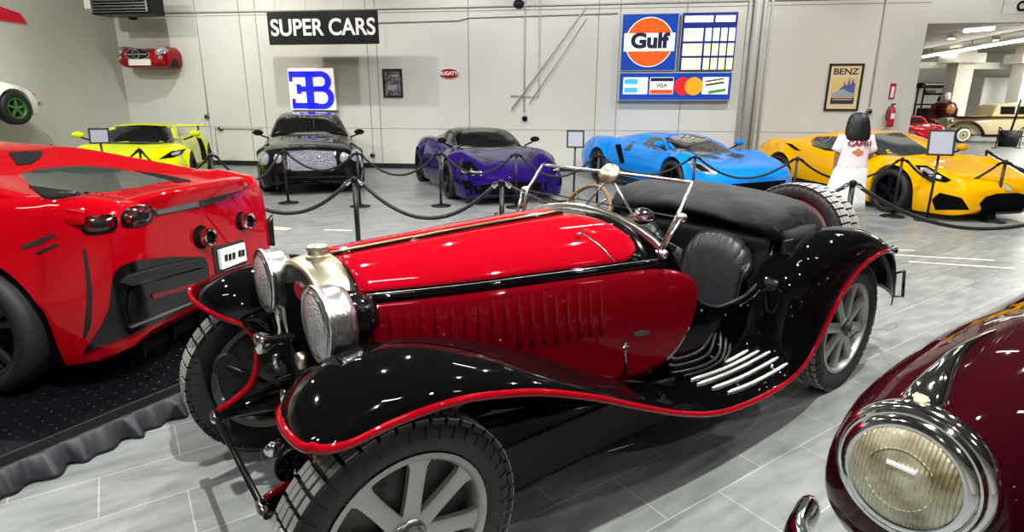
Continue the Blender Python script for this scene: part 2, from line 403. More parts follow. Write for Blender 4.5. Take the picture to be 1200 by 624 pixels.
# SUPER CARS sign
def hanging_sign(body, p0, p1, off, bg, fg, label, tsize, sx):
    (ua, za), (ub, zb) = wpx(*p0, off), wpx(*p1, off)
    t = thing('hanging_sign', label, 'sign', tuple(wp((ua+ub)/2, DW-off, (za+zb)/2)), WY)
    W_, H_ = ub-ua, za-zb
    box('sign_board', (0, 0, 0), (W_, .03, H_), bg, t, .003)
    text('lettering', body, tsize*H_, fg, t, (0, -.017, 0), (R(90), 0, 0), .002, .011, sx)
    for k in (-.42, -.14, .2):
        tube('hanging_wire', [(k*W_, 0, H_/2), (k*W_, 0, CEIL-(za+zb)/2)], .004, 'conduit', t, 6)
    return t
hanging_sign('SUPER CARS', (312.5, 14.5), (444.5, 51.5), 1.0, 'sign_black', 'white', 'black hanging board with white letters SUPER CARS', .70, .93)
hanging_sign('CARS', (1177, 0), (1240, 15.5), 2.5, 'white', 'sign_black', 'white hanging board with black letters at the top right corner', .95, .9)

# blue letter light box
(ua, za), (ub, zb) = wpx(339, 80), wpx(397, 129.5)
t = wt('light_box', 'glowing white light box with joined blue letters above the black sedan', 'sign', (ua+ub)/2, (za+zb)/2)
W_, H_ = ub-ua, za-zb
box('case', (0, -.06, 0), (W_, .12, H_), 'white', t, .005); box('lit_panel', (0, -.123, 0), (W_*.97, .006, H_*.97), 'led_white', t)
def lb(x0, x1, y0, y1):   # fractions of the panel
    return ((x0+x1)/2-.5)*W_, (.5-(y0+y1)/2)*H_, (x1-x0)*W_, (y1-y0)*H_
m = MB()
for q in [(.03, .62, .08, .22), (.03, .10, .08, .32), (.38, .54, .08, .97), (.06, .62, .82, .96), (.06, .13, .72, .96), (.18, .40, .43, .56), (.18, .27, .38, .61)]:
    x, y, w, h = lb(*q); m.box((x, -.135, y), (w, .02, h))
def bowl(y0, y1, xr):
    xs = .54; x2 = xr; out = []; inn = []; th = .13; cyy = (y0+y1)/2; rr = (y1-y0)/2
    for k in range(13):
        a = -PI/2+PI*k/12; out.append(((x2-rr*.9+rr*.9*math.cos(a)-.5)*W_, (.5-(cyy+rr*math.sin(a)))*H_)); r2 = rr-th
        inn.append(((x2-rr*.9+(rr*.9-th)*math.cos(a)-.5)*W_, (.5-(cyy+r2*math.sin(a)))*H_))
    sx0 = (xs-.5)*W_
    poly = [(sx0, out[0][1])]+out+[(sx0, out[-1][1]), (sx0, inn[-1][1])]+inn[::-1]+[(sx0, inn[0][1])]
    m.prism(poly, -.145, -.125, 'y')
bowl(.08, .56, .93); bowl(.43, .97, .97)
m.build('blue_letters', 'led_blue', t, smooth=False)

# framed photo, enamel oval
(ua, za), (ub, zb) = wpx(448.5, 81), wpx(472.5, 114)
t = wt('framed_photo', 'small black framed grey picture between the light box and the red oval', 'picture', (ua+ub)/2, (za+zb)/2)
W_, H_ = ub-ua, za-zb
for c, d in [((0, -.02, H_/2-.02), (W_, .04, .045)), ((0, -.02, -H_/2+.02), (W_, .04, .045)), ((-W_/2+.02, -.02, 0), (.045, .04, H_)), ((W_/2-.02, -.02, 0), (.045, .04, H_))]: box('frame_rail', c, d, 'frame_dark', t, .004)
box('mat_board', (0, -.010, 0), (W_-.06, .01, H_-.06), 'photo_grey', t)
m = MB(); m.box((.07, -.018, .18), (.2, .006, .05)); m.box((-.02, -.018, -.1), (.26, .006, .12)); m.build('print', 'paper', t, smooth=False)
(ua, za), (ub, zb) = wpx(514, 86), wpx(539, 86)
t = wt('enamel_plaque', 'small red oval enamel plaque with a white name on the wall', 'sign', (ua+ub)/2, (wpx(527, 80)[1]+wpx(527, 92.5)[1])/2)
W_ = (ub-ua)/2
def oval(name, rx, rz, y0, y1, m_, t):
    return MB().prism([(rx*math.cos(2*PI*k/40), rz*math.sin(2*PI*k/40)) for k in range(40)], y1, y0, 'y').build(name, m_, t, smooth=False)
oval('rim', W_, .125, 0, -.02, 'white', t); oval('oval_face', W_*.94, .112, -.02, -.028, 'enamel_red', t)
text('lettering', 'BUGATTI', .125, 'white', t, (0, -.029, 0), (R(90), 0, 0), .002, .004, .95)

# filling station sign
def panel(nm, lab, p0, p1, d=.16):
    (ua, za), (ub, zb) = p0, p1; t = wt('station_sign', lab, 'sign', (ua+ub)/2, (za+zb)/2)
    box('cabinet', (0, -d/2, 0), (ub-ua, d, za-zb), 'conduit', t, .006)
    return t, ub-ua, za-zb, -d
zt, zm, zb_ = 3.69, 2.42, 1.75
uL, uM, uM2, uR = .50, 1.80, 1.86, 3.10
t, W_, H_, y = panel('station_sign', 'blue square lit sign with an orange disc and the word Gulf', (uL, zt), (uM, zm))
box('face', (0, y-.003, 0), (W_-.04, .01, H_-.04), 'sign_blue', t)
cr_ = .53
def ring(name, r, m_, y0, a0=0, a1=2*PI, cut=None):
    P = [(r*math.cos(a0+(a1-a0)*k/48), r*math.sin(a0+(a1-a0)*k/48)) for k in range(49)]
    return MB().prism(P[:-1] if a1-a0 > 6.2 else P, y0, y0-.008, 'y').build(name, m_, t, smooth=False)
ring('white_disc', cr_+.02, 'sign_white', y-.008)
aa = math.asin(.2/cr_)
ring('orange_cap', cr_, 'gulf_orange', y-.014, aa, PI-aa); ring('orange_cup', cr_, 'gulf_orange', y-.014, PI+aa, 2*PI-aa)
box('white_band', (0, y-.018, 0), (1.16, .012, .40), 'sign_white', t, .004)
text('lettering', 'Gulf', .44, 'sign_text', t, (0, y-.026, .02), (R(90), 0, 0), .003, .022, 1.12)
t, W_, H_, y = panel('station_sign', 'blue lit price board with rows of blank cream windows', (uM2, zt), (uR, zm))
box('face', (0, y-.003, 0), (W_-.02, .01, H_-.02), 'sign_navy', t)
for row, (y0, y1) in enumerate([(.06, .17), (.27, .49), (.53, .74), (.78, .98)]):
    cols = [(.05, .56), (.60, .95)] if row == 0 else [(.05, .40), (.44, .55), (.58, .69), (.72, .83), (.86, .97)]
    for x0, x1 in cols:
        box('price_window', (((x0+x1)/2-.5)*W_, y-.01, (.5-(y0+y1)/2)*H_), ((x1-x0)*W_, .01, (y1-y0)*H_), 'sign_white' if row < 2 else 'sign_cream', t)
t, W_, H_, y = panel('station_sign', 'long blue lit strip with four payment card emblems under the two square signs', (uL, zm-.03), (uR, zb_))
box('face', (0, y-.003, 0), (W_-.04, .01, H_-.04), 'sign_blue', t)
def pc(x0, x1, y0, y1, m_, nm, d=.012, rot=None): return box(nm, (((x0+x1)/2-.5)*W_, y-d, (.5-(y0+y1)/2)*H_), ((x1-x0)*W_, .01, (y1-y0)*H_), m_, t, 0, rot)
pc(.04, .26, .18, .78, 'sign_white', 'card'); pc(.05, .17, .24, .42, 'sky_blue', 'card_bar', .02); pc(.05, .17, .55, .72, 'sky_blue', 'card_bar', .02)
pc(.28, .49, .18, .78, 'sign_white', 'card'); pc(.285, .485, .20, .32, 'sign_text', 'card_bar', .02); pc(.285, .485, .62, .76, 'gulf_orange', 'card_bar', .02)
text('lettering', 'VISA', .13, 'sign_text', t, ((.385-.5)*W_, y-.018, .015), (R(90), 0, 0), .002, .003)
for xx, mm in ((.575, 'card_red'), (.67, 'card_orange')):
    MB().prism([(.205*math.cos(2*PI*k/32)+(xx-.5)*W_, .205*math.sin(2*PI*k/32)) for k in range(32)], y-.012, y-.02-(xx > .6)*.004, 'y').build('card_disc', mm, t, smooth=False)
pc(.745, .97, .18, .78, 'sign_white', 'card'); rr = Matrix.Rotation(R(-9), 3, 'Y')
pc(.77, .93, .26, .44, 'sign_text', 'card_bar', .02, rr); pc(.77, .93, .31, .38, 'sign_cream', 'card_bar', .026, rr); pc(.80, .95, .62, .72, 'card_green', 'card_bar', .02, rr)

# tan poster
(ua, za), (ub, zb) = (5.25, 2.57), (5.99, 1.53)
t = wt('framed_poster', 'dark framed tan poster headed BENZ on the wall behind the yellow car', 'picture', (ua+ub)/2, (za+zb)/2)
W_, H_ = ub-ua, za-zb
for c, d in [((0, -.02, H_/2-.02), (W_, .04, .04)), ((0, -.02, -H_/2+.02), (W_, .04, .04)), ((-W_/2+.02, -.02, 0), (.04, .04, H_)), ((W_/2-.02, -.02, 0), (.04, .04, H_))]: box('frame_rail', c, d, 'frame_dark', t, .004)
box('paper', (0, -.01, 0), (W_-.06, .01, H_-.06), 'poster', t)
text('lettering', 'BENZ', .19, 'poster_dark', t, (0, -.017, .34), (R(90), 0, 0), .002, .004, 1.15)
box('picture_sky', (0, -.017, .0), (.5, .004, .44), 'poster_ochre', t)
MB().prism([(-.09, -.12), (.24, -.12), (.24, .08), (.2, .1), (.18, .2), (.15, .1), (.12, .05), (.1, .24), (.07, .06), (.03, .05), (.0, .15), (-.02, .02), (-.09, -.02)], -.019, -.023, 'y').build('skyline', 'poster_blue', t, smooth=False)
MB().prism([(-.25, -.2), (.25, -.2), (.25, -.13), (.1, -.1), (0, -.04), (-.1, -.06), (-.2, -.12), (-.25, -.13)], -.023, -.027, 'y').build('painted_car', 'poster_grey', t, smooth=False)
box('picture_ground', (0, -.02, -.30), (.5, .006, .13), 'poster_dark', t); box('picture_lake', (0, -.023, -.27), (.42, .006, .03), 'poster_grey', t)

# extinguisher
u, z = wpx(1041, 136)
t = wt('fire_extinguisher', 'red fire extinguisher hanging on the wall near the opening', 'extinguisher', u, z, .03)
MB().lathe([(.0, -.24), (.07, -.24), (.075, -.2), (.075, .12), (.05, .18), (.02, .2), (.02, .24)], 20, 'z', (0, -.1, 0)).build('cylinder', 'ext_red', t)
tube('hose', cr([(0, -.1, .22), (-.08, -.12, .2), (-.12, -.14, .05), (-.11, -.14, -.1)], 5), .012, 'black_matte', t, 8)
box('handle', (.0, -.12, .26), (.05, .14, .03), 'black_matte', t, .005); box('wall_bracket', (0, -.02, 0), (.08, .04, .3), 'satin', t, .003); box('label_plate', (0, -.178, 0), (.08, .006, .12), 'white', t)
u, z = wpx(1045.5, 107)
t = wt('wall_sign', 'small red and white vertical notice above the fire extinguisher', 'sign', u, z)
box('sign_plate', (0, -.01, 0), (.12, .02, .34), 'ext_red', t, .003); box('white_field', (0, -.022, -.02), (.06, .005, .24), 'white', t)

# hanging heater unit at the top left
(ua, za), (ub, zb) = wpx(108, -4, 1.2), wpx(180, 15, 1.2)
t = thing('unit_heater', 'dark grey louvred heater unit hanging at the top left of the back wall', 'heater', tuple(wp((ua+ub)/2, DW-1.2, (za+zb)/2)), WY)
W_ = ub-ua; H_ = .55; MZ = .05
box('casing', (0, .15, MZ), (W_, .5, H_), 'dark_metal', t, .02); box('grille_frame', (0, -.12, MZ), (W_*.94, .03, H_*.86), 'satin', t, .01)
for k in range(7): box('louvre', (0, -.14, MZ-.2+k*.066), (W_*.88, .012, .045), 'dark_metal', t, rot=Matrix.Rotation(R(35), 3, 'X'))
box('end_cover', (-W_/2-.09, .1, MZ+.05), (.18, .4, H_*.7), 'white', t, .02)
for k in (-.4, .4): tube('hanger_rod', [(k*W_, .15, H_/2), (k*W_, .15, CEIL-(za+zb)/2)], .008, 'satin', t, 6)
u, z = wpx(149, 19, .3); t = wt('security_camera', 'small dark camera just under the hanging heater', 'camera', u, z)
MB().lathe([(.05, 0), (.07, -.1), (.07, -.2), (.0, -.22)], 16, 'y').build('camera_body', 'black_matte', t); box('wall_arm', (0, .0, .05), (.04, .1, .04), 'white', t)
u, z = wpx(606, 2, .3); t = wt('sprinkler_head', 'small dark fixture at the top edge above the purple car', 'fixture', u, z)
MB().lathe([(.03, .2), (.05, .1), (.12, .05), (.14, -.04), (.06, -.1), (.0, -.1)], 18, 'z').build('fixture_body', 'black_matte', t); tube('arm', [(0, 0, .15), (0, .26, .2)], .015, 'black_matte', t, 8)

# left wall banner
def lw(u, v, off=0):
    d = ray(u, v); t_ = (U0+off)/(d@WD); p = np.array([0, 0, CAMH])+d*t_; return p@WN, p[2]
na, za = lw(-12, 4); nb, zb = lw(30, 28)
b = MB().prism([(na, zb+.0), (nb, zb), (nb-.12, za-.1), (na, za)], U0+.01, U0+.03, 'x'); b.v = [tuple(wp(*v)) for v in b.v]
tag(b.build('wall_banner', 'banner_red', smooth=False), 'bright red banner high on the left wall', 'banner')

# thin pale strips and a patch lying flat on the floor
for (p0, p1, mm, lab, w) in [((1049, 299), (1165, 305.5), 'mark', 'upper of the two long pale strips on the floor right of the rear fender', .03), ((1065, 307), (1190, 315), 'mark', 'lower of the two long pale strips on the floor right of the rear fender', .035), ((1030, 292), (1072, 294), 'mark', 'short pale strip on the floor just behind the rear fender', .03),
        ((300, 266), (338, 269), 'mark_warm', 'warm pale patch on the floor right of the red supercar', .16), ((380, 269.5), (412, 270.5), 'mark', 'short white strip on the floor left of the nearest rope post', .04)]:
    A, B = atz(*p0, 0), atz(*p1, 0); d = (B-A); L = np.linalg.norm(d); d /= L; nn = np.array([-d[1], d[0], 0])
    vs = [A-nn*w/2, B-nn*w/2, B+nn*w/2, A+nn*w/2]
    o = obj('floor_mark', [tuple(v+np.array([0, 0, .0006])) for v in vs]+[tuple(v+np.array([0, 0, .002])) for v in vs], [(0, 1, 2, 3), (4, 5, 6, 7), (0, 1, 5, 4), (1, 2, 6, 5), (2, 3, 7, 6), (3, 0, 4, 7)], mm, smooth=False)
    tag(o, lab, 'mark')

# ------------------------------------------------------------------ rope posts
SH = .88
def stanchion(p, label, near=False):
    t = thing('rope_post', label, 'post', (p[0], p[1], 0), 0, 'rope barrier posts')
    MB().lathe([(0, 0), (.16, 0), (.165, .012), (.15, .022), (.05, .035), (.035, .05), (0, .05)], 28).build('base', 'black_post', t)
    r = .026 if near else .02
    tube('pole', [(0, 0, .04), (0, 0, SH-.03)], r, 'black_post', t, 14)
    MB().lathe([(0, SH-.05), (r+.008, SH-.05), (r+.01, SH-.02), (r+.004, SH), (.0, SH+.012)], 16).build('cap', 'black_post' if not near else 'dark_metal', t)
    return t
posts = {}
for k, (px, py), lab in [('A', (415, 208), 'nearer rope post in front of the black sedan, standing beyond the roadster hood'), ('B', (588, 211), 'nearer rope post in front of the purple car, cut off by the roadster windscreen'),
        ('C', (1000, 212), 'nearer rope post between the spare tyres and the person'),
        ('b1', (332, 176), 'farther rope post in front of the black sedan, at the left end of its grille'), ('b2', (418, 178), 'farther rope post in front of the right headlamps of the black sedan'),
        ('p1', (515, 178), 'farther rope post at the left side of the purple car'), ('p2', (605, 179), 'farther rope post in front of the nose of the purple car'),
        ('g1', (702, 180), 'farther rope post by the rear wheel of the blue car'), ('g2', (815, 182), 'farther rope post in front of the blue car behind its front wheel'),
        ('g3', (935, 184), 'farther rope post between the blue car and the yellow car'), ('m1', (1058, 185), 'farther rope post by the front wheel of the yellow car'),
        ('m2', (1179, 188), 'farther rope post in front of the nose of the yellow car'), ('m3', (1157, 176), 'rope post standing behind the yellow car by the opening'),
        ('c1', (163, 174), 'rope post in front of the hood of the lime car'), ('c2', (247, 180), 'rope post at the right front corner of the lime car'), ('c0', (60, 170), 'rope post left of the lime car')]:
    p = atz(px, py, SH); posts[k] = p
    stanchion(p, lab, k in 'ABC')
far_l = atz(276, 212, SH); posts['L'] = np.array([far_l[0]-.25, far_l[1]+.1, SH])
stanchion(posts['L'], 'rope post standing right behind the tail of the red supercar'); 
def rope(a, b, sag, label, r=.018, chrome=False):
    A, B = np.array(posts[a]) if isinstance(a, str) else np.array(a), np.array(posts[b]) if isinstance(b, str) else np.array(b)
    d = B-A; d[2] = 0; L = np.linalg.norm(d); d /= L; z = SH-.04
    t = thing('barrier_rope', label, 'rope', (A[0], A[1], 0), 0, 'black barrier ropes')
    P = []
    for k in range(25):
        f = k/24; q = (A-A)+d*(.09+f*(L-.18)); P.append((q[0], q[1], z-.03-sag*(1-(2*f-1)**2)))
    tube('cord', P, r, 'black_matte', t, 8)
    for q, s_ in ((P[0], -1), (P[-1], 1)):
        e = (q[0]+d[0]*.07*s_, q[1]+d[1]*.07*s_, z+.01)
        tube('end_hook', [q, ((q[0]+e[0])/2, (q[1]+e[1])/2, z+.0), e], [r*1.25, r*1.2, r*.7], 'chrome' if chrome else 'dark_metal', t, 8)
rope('b1', 'b2', .24, 'barrier rope hanging across the grille of the black sedan'); rope('b2', 'p1', .30, 'barrier rope between the black sedan and the purple car')
rope('p1', 'p2', .27, 'barrier rope hanging across the nose of the purple car'); rope('p2', 'g1', .30, 'barrier rope between the purple car and the blue car')
rope('g1', 'g2', .24, 'barrier rope hanging along the door of the blue car'); rope('g2', 'g3', .26, 'barrier rope hanging across the nose of the blue car')
rope('g3', 'm1', .26, 'barrier rope along the door of the yellow car behind the woman'); rope('m1', 'm2', .3, 'barrier rope hanging across the nose of the yellow car')
rope('c1', 'c2', .3, 'barrier rope right of the middle post before the lime car'); rope('c0', 'c1', .3, 'barrier rope left of the middle post before the lime car')
rope('c2', 'b1', .38, 'barrier rope between the lime car and the black sedan')
rope('L', 'A', .28, 'nearer barrier rope left of the post with bright hooks, before the black sedan', .02, True); rope('A', 'B', .33, 'nearer barrier rope sagging before the purple car, with bright end hooks', .02, True)
pe = posts['m2']+np.array([2.2, -.3, 0]); posts['m4'] = pe; stanchion(pe, 'rope post beyond the right edge beside the yellow car'); rope('m2', 'm4', .3, 'barrier rope leaving the picture at the right edge'); rope('m3', 'm4', .3, 'barrier rope running along the far side of the yellow car')
pc_ = posts['C']+np.array([2.9, .1, 0]); posts['C2'] = pc_
pd_ = posts['B']; 
def rope2(a, b, sag, lab, **k): rope(a, b, sag, lab, **k)
rope2('B', 'C', .42, 'nearer barrier rope hidden behind the roadster, ending at the woman\'s side', r=.02, chrome=True)
stanchion(pc_, 'nearer rope post out of frame right of the yellow car')
rope2('C', 'C2', .42, 'nearer barrier rope sweeping low in front of the yellow car', r=.02, chrome=True)

def sign_stand(px, py, label, w, h, tilt):
    p = atz(px, py, .93)
    a = math.atan2(-p[0], p[1])*.6
    t = thing('sign_stand', label, 'sign stand', (p[0], p[1], 0), a)
    MB().lathe([(0, 0), (.15, 0), (.155, .012), (.14, .02), (.04, .03), (0, .03)], 24).build('base', 'black_post', t)
    tube('pole', [(0, 0, .02), (0, 0, .95)], .017, 'black_post', t, 12)
    rm = Matrix.Rotation(R(-tilt), 3, 'X'); cz_ = .95+h/2*math.cos(R(tilt))
    for c, d in [((0, 0, h/2), (w, .02, .025)), ((0, 0, -h/2), (w, .02, .025)), ((-w/2, 0, 0), (.025, .02, h+.025)), ((w/2, 0, 0), (.025, .02, h+.025))]:
        c2 = rm @ Vector(c); box('frame_rail', (c2[0], c2[1], c2[2]+cz_), d, 'black_post', t, .002, rm)
    box('sheet', (0, 0, cz_), (w-.02, .008, h-.02), 'paper', t, 0, rm)
sign_stand(118, 169, 'framed notice on a black stand before the lime car', .28, .24, 12)
sign_stand(674, 174, 'framed notice on a black stand between the purple and blue cars', .26, .26, 8)
sign_stand(1100, 183, 'framed notice on a black stand before the yellow car', .30, .34, 15)

# ------------------------------------------------------------------ platform under the red supercar
PZ = .15; ed = np.array([.492, .871, 0]); ed /= np.linalg.norm(ed); en = np.array([ed[1], -ed[0], 0])
P0 = np.array([-2.136, 2.11, 0])
def pf(a, b, z=0): return P0+ed*a-en*b+np.array([0, 0, z])
t = thing('display_platform', 'low black tread plate platform with a gathered black skirt under the red supercar', 'platform', tuple(P0), math.atan2(ed[1], ed[0]))
A0, A1, B1 = -3.0, 2.3, 6.0
box('deck', ((A0+A1)/2, B1/2, PZ-.04), (A1-A0, B1, .08), 'plate', t, .004)
m = MB(); s_ = .062
for i in range(int(3.4/s_)):
    for j in range(int(1.5/s_)):
        x = -1.2+i*s_; y = .05+j*s_
        if x > A1-.05: continue
        ang = R(45 if (i+j) % 2 else -45); c, q = math.cos(ang)*.015, math.sin(ang)*.015; w = .004
        cxx, sxx = math.cos(ang+PI/2)*w, math.sin(ang+PI/2)*w
        m.add([(x-c, y-q, PZ), (x+cxx, y+sxx, PZ), (x+c, y+q, PZ), (x-cxx, y-sxx, PZ), (x, y, PZ+.004)], [(0, 1, 4), (1, 2, 4), (2, 3, 4), (3, 0, 4)])
m.build('tread_bars', 'plate', t, smooth=False)
box('edge_band', ((A0+A1)/2, -.006, PZ-.02), (A1-A0, .014, .045), 'black_matte', t, .003)
P = []
N_ = 620
random.seed(3); ph = [random.uniform(0, 6.28) for _ in range(6)]
for j in range(9):
    f = j/8; row = []
    for i in range(N_+1):
        x = A0+(A1-A0)*i/N_
        w = math.sin(x*2*PI/.115+ph[0]+1.6*math.sin(x*3.1+ph[1]))*.6+math.sin(x*2*PI/.047+ph[2])*.22*(1-f)+math.sin(x*2*PI/.19+ph[3])*.5
        row.append((x+.012*f*math.sin(x*23+ph[4]), -.012-f**.8*.07-w*.022*(.25+f), (PZ-.04)*(1-f)+.003+.012*max(0, -w)*f))
    P.append(row)
mod_solid(MB().grid(P).build('skirt', 'skirt', t), .003)
P2 = [[(A1+.012+abs(math.sin(y*26))*.03*f, y, (PZ-.04)*(1-f)+.003) for y in np.linspace(0, B1, 200)] for f in (0, .5, 1)]
mod_solid(MB().grid(P2).build('side_skirt', 'skirt', t), .003)

# ------------------------------------------------------------------ lights
def lamp(x, y, z, w, r, col=(1, .98, .94), tgt=None, ang=150, blend=.5):
    d = bpy.data.lights.new('ceiling_spot', 'SPOT'); d.energy = w; d.shadow_soft_size = r; d.color = col; d.spot_size = R(ang); d.spot_blend = blend
    o = bpy.data.objects.new('ceiling_spot', d); COL.objects.link(o); o.location = (x, y, z)
    if tgt is not None:
        v = Vector(tgt)-Vector((x, y, z)); o.rotation_euler = v.to_track_quat('-Z', 'Y').to_euler()
    return o
def arealamp(u, n, z, w, sx, sy, col=(1, .97, .92)):  # added overhead fill light, no real fixture behind it
    d = bpy.data.lights.new('ceiling_fill', 'AREA'); d.shape = 'RECTANGLE'; d.size = sx; d.size_y = sy; d.energy = w; d.color = col
    o = bpy.data.objects.new('ceiling_fill', d); COL.objects.link(o); o.location = tuple(wp(u, n, z)); o.rotation_euler = (0, 0, WY)
# ------------------------------------------------------------------ vehicles: shared builders
def stations(x0, x1, arches, step=.05):
    xs = set(np.round(np.arange(x0, x1+1e-6, step), 4)); xs.add(x0); xs.add(x1)
    for xw, zw, ra in arches:
        xs = {x for x in xs if abs(x-xw) > ra*1.04 or abs(x-xw) < ra*.6}
        for f in (1.03, .9999, .99, .97, .94, .9, .85, .78, .7, .62): xs.add(xw+ra*f); xs.add(xw-ra*f)
    return sorted(x for x in xs if x0-1e-6 <= x <= x1+1e-6)
def half_cr(C, n=5):
    return [(p[0], p[1]) for p in cr([(a, b, 0) for a, b in C], n)]
def loft(secs, xs):
    P = []
    for x, h in zip(xs, secs):
        row = [(x, y, z) for y, z in h]+[(x, -y, z) for y, z in h[::-1][1:-1]]
        P.append(row)
    m = MB().grid(P, cv=True); n = len(P[0]); k = len(P)
    m.f.append(list(range(n))); m.f.append([(k-1)*n+j for j in range(n)]); return m
def body(root, keys, arches, m, name='body_shell', n=5, auto=38, step=.05, crown=.8):
    K = np.array(keys[::-1] if keys[0][0] > keys[-1][0] else keys, float); X = K[:, 0]
    xs = stations(X[0], X[-1], arches, step); S = []
    for x in xs:
        hw, zb, zm, zs, ws, zc = [mono(X, K[:, j], x) for j in range(1, 7)]
        z0 = zb; inn = .0
        for xw, zw, ra in arches:
            dd = ra*ra-(x-xw)**2
            if dd > 0: zb = max(zb, zw+math.sqrt(dd))
        zm = max(zm, zb+.03); zs2 = max(zs, zm+.03)
        C = [(0, zb), (.5*hw, zb), (.9*hw, zb), (.975*hw, zb+.012), (hw, zm), (ws*hw, zs2), (.55*ws*hw, zs2+(zc-zs2)*crown), (0, zc)]
        h = [C[0], C[1], C[2]]+half_cr(C[2:4]+[C[4], C[5], C[6], C[7]], n)[1:]
        S.append(h)
    o = loft(S, xs).build(name, m, root, auto=auto); return o
def cabin(root, keys, m, name='roof', n=5, step=.06, auto=50):
    K = np.array(keys[::-1] if keys[0][0] > keys[-1][0] else keys, float); X = K[:, 0]
    xs = stations(X[0], X[-1], [], step); S = []
    for x in xs:
        hb, zb, hr, zr, zc = [mono(X, K[:, j], x) for j in range(1, 6)]
        f = lambda t: (hb+(hr-hb)*t+.02*math.sin(t*PI), zb+(zr-zb)*t)
        C = [(0, zb), (hb, zb), f(.33), f(.66), f(1), (.62*hr, zr+(zc-zr)*.8), (0, zc)]
        h = [C[0]]+half_cr(C[1:], n); S.append(h)
    return loft(S, xs).build(name, m, root, auto=auto)
def wheel(root, x, y, z, r, w, rim, n=5, m='dark_metal', side=1, steer=0, style='split', hub='dark_metal', tm='rubber', rootmat=None):
    """one wheel: tyre > rim, brake_disc; outward face towards side*y"""
    s = side
    ty = MB()
    prof = [(rim, -w*.46), (rim+.012, -w*.5), (r*.86, -w*.53), (r*.965, -w*.46), (r*.995, -w*.36), (r, -w*.2), (r, w*.2), (r*.995, w*.36), (r*.965, w*.46), (r*.86, w*.53), (rim+.012, w*.5), (rim, w*.46)]
    ty.lathe(prof, 48, 'y', cap=False)
    t = ty.build('tyre', tm, root, loc=(x, y, z), rot=(0, 0, steer))
    rm = MB(); f = s*w*.42
    rm.lathe([(rim+.004, f+s*.012), (rim-.012, f+s*.012), (rim-.02, f), (rim-.03, -s*w*.3)], 40, 'y', cap=False)
    for k in range(n):
        a = 2*PI*k/n+.3
        for da in ((-.14, .14) if style == 'split' else (0,)):
            wd = .018 if style == 'split' else .026
            R1 = Matrix.Rotation(-(a+da), 3, 'Y')
            pts = [(.03, -wd), (rim-.01, -wd*.8), (rim-.01, wd*.8), (.03, wd)]
            vs = [R1 @ Vector((px, yy, pz)) for yy in (f-s*.005, f-s*.04) for px, pz in pts]
            rm.add(vs, [(0, 1, 2, 3), (7, 6, 5, 4), (0, 1, 5, 4), (1, 2, 6, 5), (2, 3, 7, 6), (3, 0, 4, 7)])
    rm.build('rim', m, t, auto=40)
    MB().lathe([(0, f+s*.004), (.045, f+s*.002), (.055, f-s*.03), (.0, f-s*.04)], 20, 'y').build('hub_cap', hub, t, auto=40)
    MB().lathe([(.03, f-s*.09), (rim-.05, f-s*.09), (rim-.05, f-s*.11), (.03, f-s*.11)], 28, 'y').build('brake_disc', 'dark_metal', t, auto=40)
    return t
def circ(cx, cy, r, ry=None, n=20): return [(cx+r*math.cos(2*PI*k/n), cy+(ry or r)*math.sin(2*PI*k/n)) for k in range(n)]
def mirrors(root, x, y, z, m, base='black_gloss', sc=1):
    for s in (1, -1):
        b = MB(); P = []
        for i in range(9):
            f = i/8; a = PI*f; rr = math.sin(a)**.6 if 0 < f < 1 else .02
            P.append([(x+.05*rr*math.cos(q)*sc+(.02 if math.cos(q) > 0 else 0), s*(y+(-.11+.22*f)*sc), z+.06*rr*math.sin(q)*sc) for q in np.linspace(0, 2*PI, 13)[:-1]])
        b.grid(P, cv=True); b.f += [list(range(12)), [8*12+j for j in range(12)]]
        h = b.build('door_mirror', m, root)
        tube('mirror_stalk', [(x-.02, s*(y-.22*sc), z-.12), (x, s*(y-.04), z-.05)], .016, base, h, 8)
def vehicle(name, label, cat, X, Y, deg, z=0, group=None):
    t = thing(name, label, cat, (X, Y, z), R(deg), group); return t, Rig(t)

# ---- black sedan
t, g = vehicle('sedan', 'black luxury sedan with a wide mesh grille and four round headlamps, facing the camera', 'car', -3.91, 11.38, -71.7)
bd = body(t, [(.90, .62, .25, .45, .70, .9, .76), (.84, .78, .2, .5, .76, .88, .84), (.68, .88, .17, .5, .80, .84, .89), (.4, .93, .16, .55, .86, .80, .94), (0, .96, .18, .6, .90, .78, .99), (-.8, .97, .18, .62, .96, .82, 1.05), (-2, .98, .2, .62, 1.0, .86, 1.07), (-3.2, .98, .22, .62, 1.0, .85, 1.08), (-4.0, .92, .25, .6, .99, .85, 1.05), (-4.25, .82, .3, .6, .9, .8, .95)], [(0, .35, .39), (-3.07, .35, .39)], 'charcoal_paint')
cb = cabin(t, [(-.70, .74, 1.0, .70, 1.02, 1.04), (-1.0, .78, 1.0, .66, 1.16, 1.20), (-1.5, .80, 1.0, .60, 1.36, 1.41), (-2.2, .80, 1.0, .60, 1.40, 1.46), (-2.9, .79, 1.0, .59, 1.36, 1.43), (-3.5, .77, 1.0, .62, 1.17, 1.24), (-3.9, .72, 1.0, .66, 1.05, 1.07)], 'charcoal_paint')
g.surf(bd, cb)
g.patch('windscreen', [(312, 156), (330, 135.5), (362, 134), (395, 135.5), (411.5, 156), (362, 158)], 'glass_dark', .004)
for s, ss in ((1, '-y'), (-1, '+y')):
    g.patch('side_window', [(-1.0, 1.08), (-1.5, 1.32), (-2.2, 1.38), (-2.9, 1.34), (-3.5, 1.12)], 'glass_dark', .004, ss)
g.patch('grille', [(336, 178), (364, 176.5), (392, 178), (392.5, 196), (388, 198), (341, 198.5), (337, 196)], 'grille', .012)
gr = g.patch('grille_surround', [(334.5, 177), (364, 175.3), (393.5, 176.7), (394.5, 197), (389, 200), (340, 200), (335, 197.5)], 'chrome', .006)
